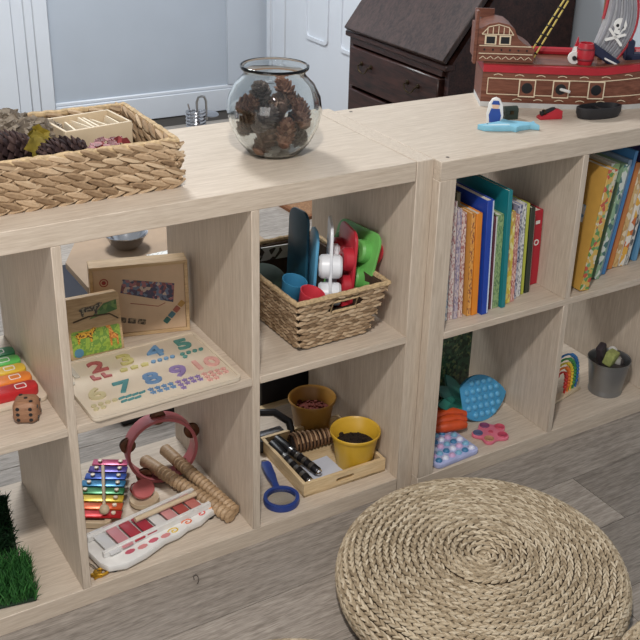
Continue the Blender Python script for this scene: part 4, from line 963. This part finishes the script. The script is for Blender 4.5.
B = [  # label, left x, y, thickness, height, depth, colour, name, spine print
 ('thin pale blue book at the far left of the left book row', .0545, .022, .009, .262, .21, (172, 192, 204), 'pale_blue', pm('pale_blue', [(172, 192, 204), (196, 206, 210), (120, 150, 176), (206, 212, 214)])),
 ('thin white and blue book, second in the left book row', .0645, .020, .011, .262, .20, (208, 212, 214), 'white_blue', pm('white_blue', [(212, 216, 216), (160, 182, 202), (220, 220, 216), (96, 120, 150)])),
 ('thin pinkish white book, third in the left book row', .0765, .020, .012, .268, .20, (214, 196, 190), 'pinkish', pm('pinkish', [(218, 204, 198), (206, 170, 166), (224, 214, 206), (170, 120, 120)])),
 ('slim lilac grey book with printed spine, fourth in left row', .0895, .018, .010, .250, .19, (176, 164, 178), 'lilac', pm('lilac', [(184, 172, 184), (140, 128, 150), (206, 190, 186)])),
 ('slim pale pink book beside the orange books', .1005, .018, .010, .240, .19, (212, 180, 172), 'rose', pm('rose', [(214, 184, 174), (170, 110, 104), (224, 206, 194)])),
 ('tall dull olive book rising behind the orange ones', .1115, .055, .009, .270, .18, (116, 108, 76), 'olive', None),
 ('light orange picture book left of the deep orange one', .1215, .016, .009, .236, .19, (222, 162, 84), 'light_orange', pm('light_orange', [(224, 166, 90), (214, 150, 70), (150, 90, 60)])),
 ('deep orange book leaning by the big blue book', .1315, .014, .014, .234, .19, (226, 138, 40), 'orange', None),
 ('large royal blue hardback standing tall in the left book row', .1500, .006, .016, .262, .24, (28, 66, 164), 'royal', None),
 ('thin grey book right of the royal blue hardback', .1675, .020, .010, .222, .2, (150, 152, 156), 'grey', pm('grey', [(160, 160, 162), (70, 76, 92), (190, 188, 184)])),
 ('thin maroon book with white edge in the left book row', .1790, .020, .008, .216, .2, (96, 44, 58), 'maroon', None),
 ('light green book below the tall teal hardback', .1885, .020, .015, .218, .2, (146, 172, 118), 'light_green', pm('light_green', [(150, 176, 122), (134, 162, 108), (100, 130, 90)])),
 ('tall teal hardback standing behind the light green book', .2050, .012, .010, .272, .24, (26, 124, 132), 'teal', None),
 ('yellow book with patterned spine in the left book row', .2165, .024, .020, .216, .2, (214, 196, 84), 'yellow', pm('yellow', [(220, 206, 110), (206, 180, 64), (196, 150, 90), (232, 224, 160)], 200)),
 ('thin salmon pink book right of the yellow one', .2380, .026, .011, .206, .19, (200, 140, 128), 'salmon', pm('salmon', [(204, 146, 134), (170, 104, 100), (222, 190, 176)])),
 ('thin lavender book with dark edge in the left row', .2505, .034, .010, .224, .2, (160, 160, 186), 'lavender', pm('lavender', [(176, 176, 196), (70, 76, 110), (206, 204, 208)])),
 ('white book with grey print near the right of left row', .2620, .040, .012, .222, .2, (206, 206, 204), 'white', pm('white', [(214, 214, 210), (140, 144, 150), (220, 220, 216)])),
 ('thin acid green book right of the white printed one', .2755, .045, .007, .218, .21, (180, 186, 74), 'acid', None),
 ('tall black green book near the right end of left row', .2840, .046, .012, .206, .22, (46, 54, 44), 'blackgreen', None),
 ('thin off-white book between the black green and red books', .2975, .060, .007, .180, .18, (204, 200, 192), 'offwhite', None),
 ('red book with white ring mark at the right of left row', .3110, .074, .022, .182, .18, (178, 34, 52), 'crimson', None),
]
for (lb_, x, y, th, h, d, c, nm, spn) in B:
    t_ = book(lb_, .056 + (x - .0545) * 1.09 + max(0, x - .255) * .34, y, th * 1.09, h, d, c, nm, spine=spn)
    if nm == 'crimson':
        part('ring_mark', ringed(circle(.0075, 20), circle(.0045, 20), .0012, .0018, T(.010, 0, .105) @ RX(90)), M_white2, t_)
        part('title_bar', box(.004, .016, -.0018, -.001, .150, .158), M_white2, t_)
    if nm == 'royal': part('page_edge_strip', box(.0135, .0165, -.0016, .001, .002, .26), col('pale_edge', (206, 216, 232)), t_)
    if nm == 'maroon': part('edge_strip', box(.0055, .0085, -.0016, .001, 0, .216), M_white2, t_)
# second book cell: books leaning to the right
leanR = 8.5
flower = print_mat('flower_print', [(206, 168, 84), (96, 142, 74), (206, 168, 84), (188, 82, 62), (206, 196, 170), (206, 168, 84), (120, 160, 110)], 110)
B2 = [
 ('mustard picture book with flowers on spine leaning on right row', .432, -.010, .027, .285, .215, (196, 152, 74), 'mustard', flower, 7.5),
 ('white and green illustrated book next to the mustard one', .474, .030, .028, .280, .20, (214, 216, 208), 'illus', print_mat('illus_print', [(222, 222, 214), (150, 176, 120), (226, 226, 220), (110, 130, 150), (200, 206, 190)], 55), 9),
 ('pale green slim book with white corner in right row', .508, .024, .016, .276, .20, (138, 170, 140), 'palegreen', print_mat('pg_print', [(140, 172, 140), (206, 212, 204), (70, 110, 110)], 80), 9.5),
 ('blue grey book in the middle of the right book row', .529, .034, .012, .282, .20, (130, 152, 176), 'bluegrey', None, 9.5),
 ('bright blue book with tall cover in right book row', .545, .036, .011, .300, .22, (62, 120, 170), 'brightblue', None, 9.5),
 ('brick red book leaning in the right book row', .560, .050, .014, .262, .20, (184, 78, 62), 'brick', None, 9.5),
 ('burnt orange book beside the brick red one', .578, .052, .016, .262, .20, (198, 122, 60), 'burnt', None, 9.5),
 ('tan book with sketchy print in the right book row', .598, .054, .016, .250, .20, (206, 170, 110), 'tan', print_mat('tan_print', [(210, 176, 118), (190, 150, 96), (226, 210, 180)], 80), 9.5),
 ('white book with orange flame print near right photo edge', .618, .052, .016, .235, .20, (224, 218, 206), 'flame', print_mat('flame_print', [(228, 222, 210), (222, 170, 70), (228, 222, 212), (200, 110, 60)], 60), 9),
 ('grey striped book at the right photo edge', .637, .052, .010, .230, .20, (170, 170, 168), 'striped', pm('striped', [(190, 190, 186), (90, 92, 96), (210, 208, 204)], 160), 9),
 ('dark violet book in the right book row, mostly hidden', .650, .090, .014, .285, .20, (70, 62, 112), 'violet', None, 7.0),
 ('sky blue book at the right end of right row', .674, .060, .012, .280, .20, (96, 150, 190), 'sky', None, 6.5),
]
for (lb_, x, y, th, h, d, c, nm, spn, ln) in B2:
    t_ = book(lb_, x, y, th, h, d, c, nm, spine=spn, lean=ln, group='books in the right book cell', z=.3905 + th * math.sin(math.radians(ln)))
    if nm == 'mustard':
        part('cover_sticker', box(-.0008, .0, .04, .085, .15, .19), print_mat('sticker_print', [(206, 212, 218), (120, 160, 196), (214, 216, 216)], 90), t_)

# ------------------------------------------------------------------ right unit, lower left cell: popping toys
def pop_square():
    t = thing('bubble_pop_square', 'square tie-dye bubble pop toy at the front of lower shelf', 'pop toy', (.117, .040, .0395), (0, 0, 3))
    part('pad', prism(rrect(.126, .112, .014), 0, .012, .003), mat('pop_lilac', (172, 178, 216), .45, vary=.1, scale=30), t)
    pal = [(62, 120, 160), (214, 216, 232), (206, 168, 204), (120, 170, 196)]
    for i in range(6):
        for j in range(5):
            x, y = -.048 + .0192 * i, -.041 + .0205 * j
            c = (i + j * 2) % 4
            part('bubble', ball(.0084, 12, 8, T(x, y, .011), (1, 1, .9)), col('bubble_%d' % c, pal[c], rough=.4), t)
pop_square()
sn = thing('fidget_spinner', 'flat pink flower shaped fidget toy with five dimples', 'fidget toy', (.252, .036, .0395), (0, 0, 8))
fpts = []
for k_ in range(80):
    a = 2 * PI * k_ / 80; r = .037 + .006 * math.cos(5 * a - .4); fpts.append((r * 1.12 * math.cos(a), r * math.sin(a)))
part('pad', prism(fpts, 0, .009, .002), col('pink_silicone', (214, 112, 132), rough=.5), sn)
dc = [(188, 70, 90), (120, 60, 96), (84, 88, 120), (176, 128, 96), (176, 60, 84)]
for k_ in range(5):
    a = 2 * PI * k_ / 5 + .08 
    part('dimple', lathe([(0, .0094), (.0085, .0096), (.0105, .0112), (.0118, .0100), (.0118, .008)], 20, T(.030 * 1.1 * math.cos(a), .028 * math.sin(a), 0)), col('dimple_%d' % k_, dc[k_]), sn)
part('dimple', lathe([(0, .0094), (.005, .0104), (.006, .009)], 14), col('dimple_0', dc[0]), sn)
bl = thing('bubble_pop_pineapple', 'blue leaf shaped bubble pop toy propped against the divider', 'pop toy', (.224, .094, .041), (64, 0, 6))
def leaf_out(L_, W_, n=22):
    up, dn = [], []
    for i in range(n + 1):
        t = i / n; w = W_ / 2 * (math.sin(PI * (.16 + .84 * t)) ** .75) * (1.0); up.append((L_ * t, w)); dn.append((L_ * t, -w))
    return dn + up[::-1][1:]
lo = leaf_out(.146, .112)
tip = RZ(-7)
part('pad', prism(lo, -.006, .006, .002, T(0, .058, 0) @ tip), col('pop_blue', (70, 152, 198), rough=.45), bl)
for i in range(6):
    for j in range(5):
        x, y = .018 + .0195 * i, -.038 + .019 * j
        wmax = .056 * (math.sin(PI * (.16 + .84 * x / .146)) ** .75)
        if abs(y) < wmax - .008: part('bubble', ball(.0076, 12, 8, T(0, .058, 0) @ tip @ T(x, y, .006), (1, 1, .7)), col('pop_blue_light', (96, 172, 214), rough=.4), bl)
for k_, (a, L_, nm, c) in enumerate(((110, .082, 'teal_a', (24, 92, 82)), (168, .075, 'teal_b', (30, 116, 100)), (192, .06, 'teal_c', (38, 136, 112)), (138, .088, 'teal_d', (20, 78, 70)))):
    part('crown_leaf', prism(leaf_out(L_, .036, 10), -.004, .004, .001, T(.004, .058, 0) @ tip @ RZ(a + 8)), col(nm, c, rough=.5), bl)
oc_ = thing('orange_silicone_toy', 'orange ribbed silicone carrot toy in the lower shelf cell', 'fidget toy', (.172, .112, .0395), (0, 0, -10))
ob = bmesh.new()
for k_ in range(5):
    y = -.030 + .015 * k_; L_ = .052 + .010 * (2 - abs(k_ - 2)); zt = .020 + .006 * (2 - abs(k_ - 2))
    merge(ob, tube([(-.05, y * .6, zt * .75), (-.02, y, zt), (.02, y * 1.1, zt * 1.05), (L_ * .75, y * 1.0, zt * .7)], .012, 10, rr=[.010, .014, .0135, .009]))
merge(ob, ball(.04, 16, 10, T(-.01, 0, .012), (1.15, .95, .42)))
ob.transform(T(0, 0, .006)); part('body', ob, mat('orange_silicone', (206, 78, 30), .5, vary=.1, scale=60), oc_)
part('finger_ridge', tube([(-.045, -.012, .036), (0, -.01, .044), (.04, -.012, .036)], .004, 8), col('orange_dark', (176, 58, 22)), oc_)
gn = thing('green_glitter_bag', 'green glittery patterned bag standing at the back of lower shelf', 'bag', (.252, .232, .0395), (0, 0, 3))
gm = print_mat('glitter_green', [(34, 62, 46), (48, 84, 60), (64, 100, 72), (110, 128, 84), (30, 54, 42), (56, 92, 66)], 150)
part('bag_body', box(-.075, .068, -.03, .03, 0, .245, .014, 3), gm, gn)
part('top_seam', box(-.07, .063, -.006, .006, .243, .262, .002), col('seam_green', (46, 72, 52)), gn)

# ------------------------------------------------------------------ right unit, lower right cell: rainbow bead toy and bucket
ab = thing('rainbow_bead_arch', 'wooden rainbow arch bead toy standing by the divider', 'bead toy', (.504, .080, .0395), (0, 0, 12))
part('base', box(-.085, .085, -.011, .011, 0, .008, .002), M_birch, ab)
arcs = [(.026, (196, 50, 44), 'red'), (.038, (226, 120, 44), 'orange'), (.050, (224, 196, 60), 'yellow'), (.062, (64, 140, 74), 'green'), (.074, (46, 110, 170), 'blue')]
for r, c, nm in arcs:
    hh = .05
    pts = [(-r, 0, .006), (-r, 0, hh)] + [(-r * math.cos(a), 0, hh + r * math.sin(a)) for a in [k_ * PI / 14 for k_ in range(1, 14)]] + [(r, 0, hh), (r, 0, .006)]
    w_ = part('arch_wire', tube(pts, .0028, 6), col('bead_' + nm, c, rough=.4), ab)
    n_ = int((2 * hh + PI * r) / .0115)
    P_ = [Vector(p) for p in pts]; seg = [(b - a).length for a, b in zip(P_, P_[1:])]; tot = sum(seg)
    for q in range(n_):
        if n_ * .42 < q < n_ * .62: continue
        s_ = .010 + (tot - .02) * q / n_; acc = 0
        for a_, b_, l_ in zip(P_, P_[1:], seg):
            if acc + l_ >= s_: pos = a_.lerp(b_, (s_ - acc) / l_); break
            acc += l_
        part('bead', ball(.0056, 8, 6, Matrix.Translation(pos)), col('bead_' + nm, c, rough=.4), w_)
bt2 = thing('metal_bucket', 'small galvanised metal bucket of small bits on the lower shelf', 'bucket', (.643, .056, .0395))
part('bucket_wall', lathe([(0, .004), (.040, .004), (.0425, 0), (.0435, .006), (.0415, .012), (.0425, .016), (.0525, .087), (.0550, .089), (.0550, .093), (.0525, .093), (.0510, .089), (.041, .014), (0, .012)], 48), mat('zinc', (150, 152, 154), .38, .85, vary=.08, scale=12), bt2)
solo('scrub_brush', merge(box(-.012, .012, -.006, .006, 0, .075, .003), box(-.015, .015, -.009, .009, .055, .095, .004)), mat('dark_brush', (48, 38, 42), .8), 'dark handled brush sticking out of the metal bucket', 'brush', (.634, .066, .090), (0, -20, 20))
solo('sponge_block', box(-.019, .019, -.013, .013, 0, .036, .004, 2), mat('sponge_green', (150, 156, 92), .9, vary=.2, scale=150, bump=.5), 'pale green sponge block on top in the metal bucket', 'sponge', (.633, .050, .122), (14, 8, 22))
solo('stopper', merge(ball(.011, 14, 10, T(0, 0, .028), (1.1, 1, .8)), lathe([(.005, 0), (.004, .022), (0, .024)], 10)), M_white2, 'white knobbed stopper on top in the metal bucket', 'stopper', (.660, .070, .116), (0, 12, 0))
solo('grey_pebble', ball(.014, 14, 10, sc=(1, 1.1, .9)), mat('grey_stone', (150, 146, 140), .6, vary=.1), 'pale grey stone beside the sponge in the bucket', 'stone', (.660, .044, .124))
solo('brown_pebble', ball(.013, 14, 10, sc=(1.2, 1, .8)), mat('brown_stone', (104, 92, 84), .6, vary=.1), 'brown stone at the right inside the metal bucket', 'stone', (.674, .062, .120))
solo('gravel', merge(ball(.038, 18, 8, T(0, 0, 0), (1.15, 1.15, .32)), ball(.01, 8, 6, T(.02, -.02, .012))), mat('dark_bits', (56, 50, 48), .9, vary=.4, scale=120), 'dark bits filling the metal bucket', 'bits', (.643, .056, .112))

# ------------------------------------------------------------------ braided poufs on the floor
def pouf(label, loc, Rr, H, yaw=0):
    t = thing('braided_pouf', label, 'pouf', loc, (0, 0, yaw), 'braided floor poufs')
    prof = []   # (radius, height) from the centre over the top to the underside
    for i in range(60):
        s = i / 59
        if s < .64:
            r = Rr * .86 * s / .64
            z = H - .007 * math.exp(-((r - .098) / .007) ** 2) - .016 * (r / Rr) ** 2 + .006 * math.exp(-((r - .085) / .03) ** 2) - .008 * math.exp(-(r / .05) ** 2)
        else:
            a = (s - .64) / .36 * PI * .93; zt = H - .016 * .74
            r = Rr * .86 + Rr * .14 * math.sin(a); z = zt / 2 + zt / 2 * math.cos(a)
        prof.append((r, max(z, 0.0)))
    inner = [(max(r - .004, 0), max(z - .004, .0)) for r, z in prof]; inner[0] = (0, inner[0][1])
    part('cushion_core', lathe(inner, 48), mat('pouf_core', (74, 58, 42), .95, vary=.2, scale=80), t)
    # arc-length rows
    pl_ = [Vector((r, 0, z)) for r, z in prof]; acc = [0]
    for a, b in zip(pl_, pl_[1:]): acc.append(acc[-1] + (b - a).length)
    rowp = .0132; nrow = int(acc[-1] / rowp)
    bm = bmesh.new(); base = strand(.0205, .0068, .0085, 4, 5); bme = bpy.data.meshes.new('s'); base.to_mesh(bme); base.free()
    vs0 = [v.co.copy() for v in bme.vertices]; fs0 = [tuple(p.vertices) for p in bme.polygons]; bpy.data.meshes.remove(bme)
    VV, FF = [], []
    for k_ in range(nrow):
        s = (k_ + .5) * rowp; i = max(j for j in range(len(acc)) if acc[j] <= s); i = min(i, len(pl_) - 2)
        f_ = (s - acc[i]) / max(1e-6, acc[i + 1] - acc[i]); p = pl_[i].lerp(pl_[i + 1], f_); d = (pl_[i + 1] - pl_[i]).normalized()
        nrm = Vector((-d.z, 0, d.x)) if True else None
        nrm = Vector((d.z * -1, 0, d.x)); nrm = nrm if nrm.z > 0 or p.z < H * .5 else nrm
        nv = Vector((0, -1, 0)).cross(d); 
        cnt = max(5, int(2 * PI * p.x / .0148))
        for q in range(cnt):
            for s_ in (1, -1):
                th = 2 * PI * (q + (.5 if s_ > 0 else 0) + .37 * k_) / cnt
                B_ = Matrix((Vector((0, 1, 0)), d, Vector((0, 1, 0)).cross(d))).transposed().to_4x4()
                M = Matrix.Rotation(th, 4, 'Z') @ Matrix.Translation(p + d * (s_ * rowp * .16)) @ B_ @ Matrix.Rotation(math.radians(-s_ * (19 + random.uniform(-4, 4))), 4, 'Z') @ Matrix.Rotation(random.uniform(-.15, .15), 4, 'Y')
                o_ = len(VV)
                VV.extend([M @ v for v in vs0]); FF.extend([tuple(o_ + c for c in f) for f in fs0])
    me = bpy.data.meshes.new('braid'); me.from_pydata(VV, [], FF); me.update(); finish(me, 60); me.materials.append(M_jute)
    o = bpy.data.objects.new('braid', me); COL.objects.link(o); o.parent = t; o['kind'] = 'stuff'
    return t
pouf('large round braided jute pouf on the floor before the shelves', (-.082, -.350, 0), .277, .106)
pouf('second braided jute pouf, only its rim showing at bottom right corner', (.098, -.836, 0), .235, .10)
pouf('third braided jute pouf, only its edge showing at bottom photo edge', (-.61, -.546, 0), .25, .10)
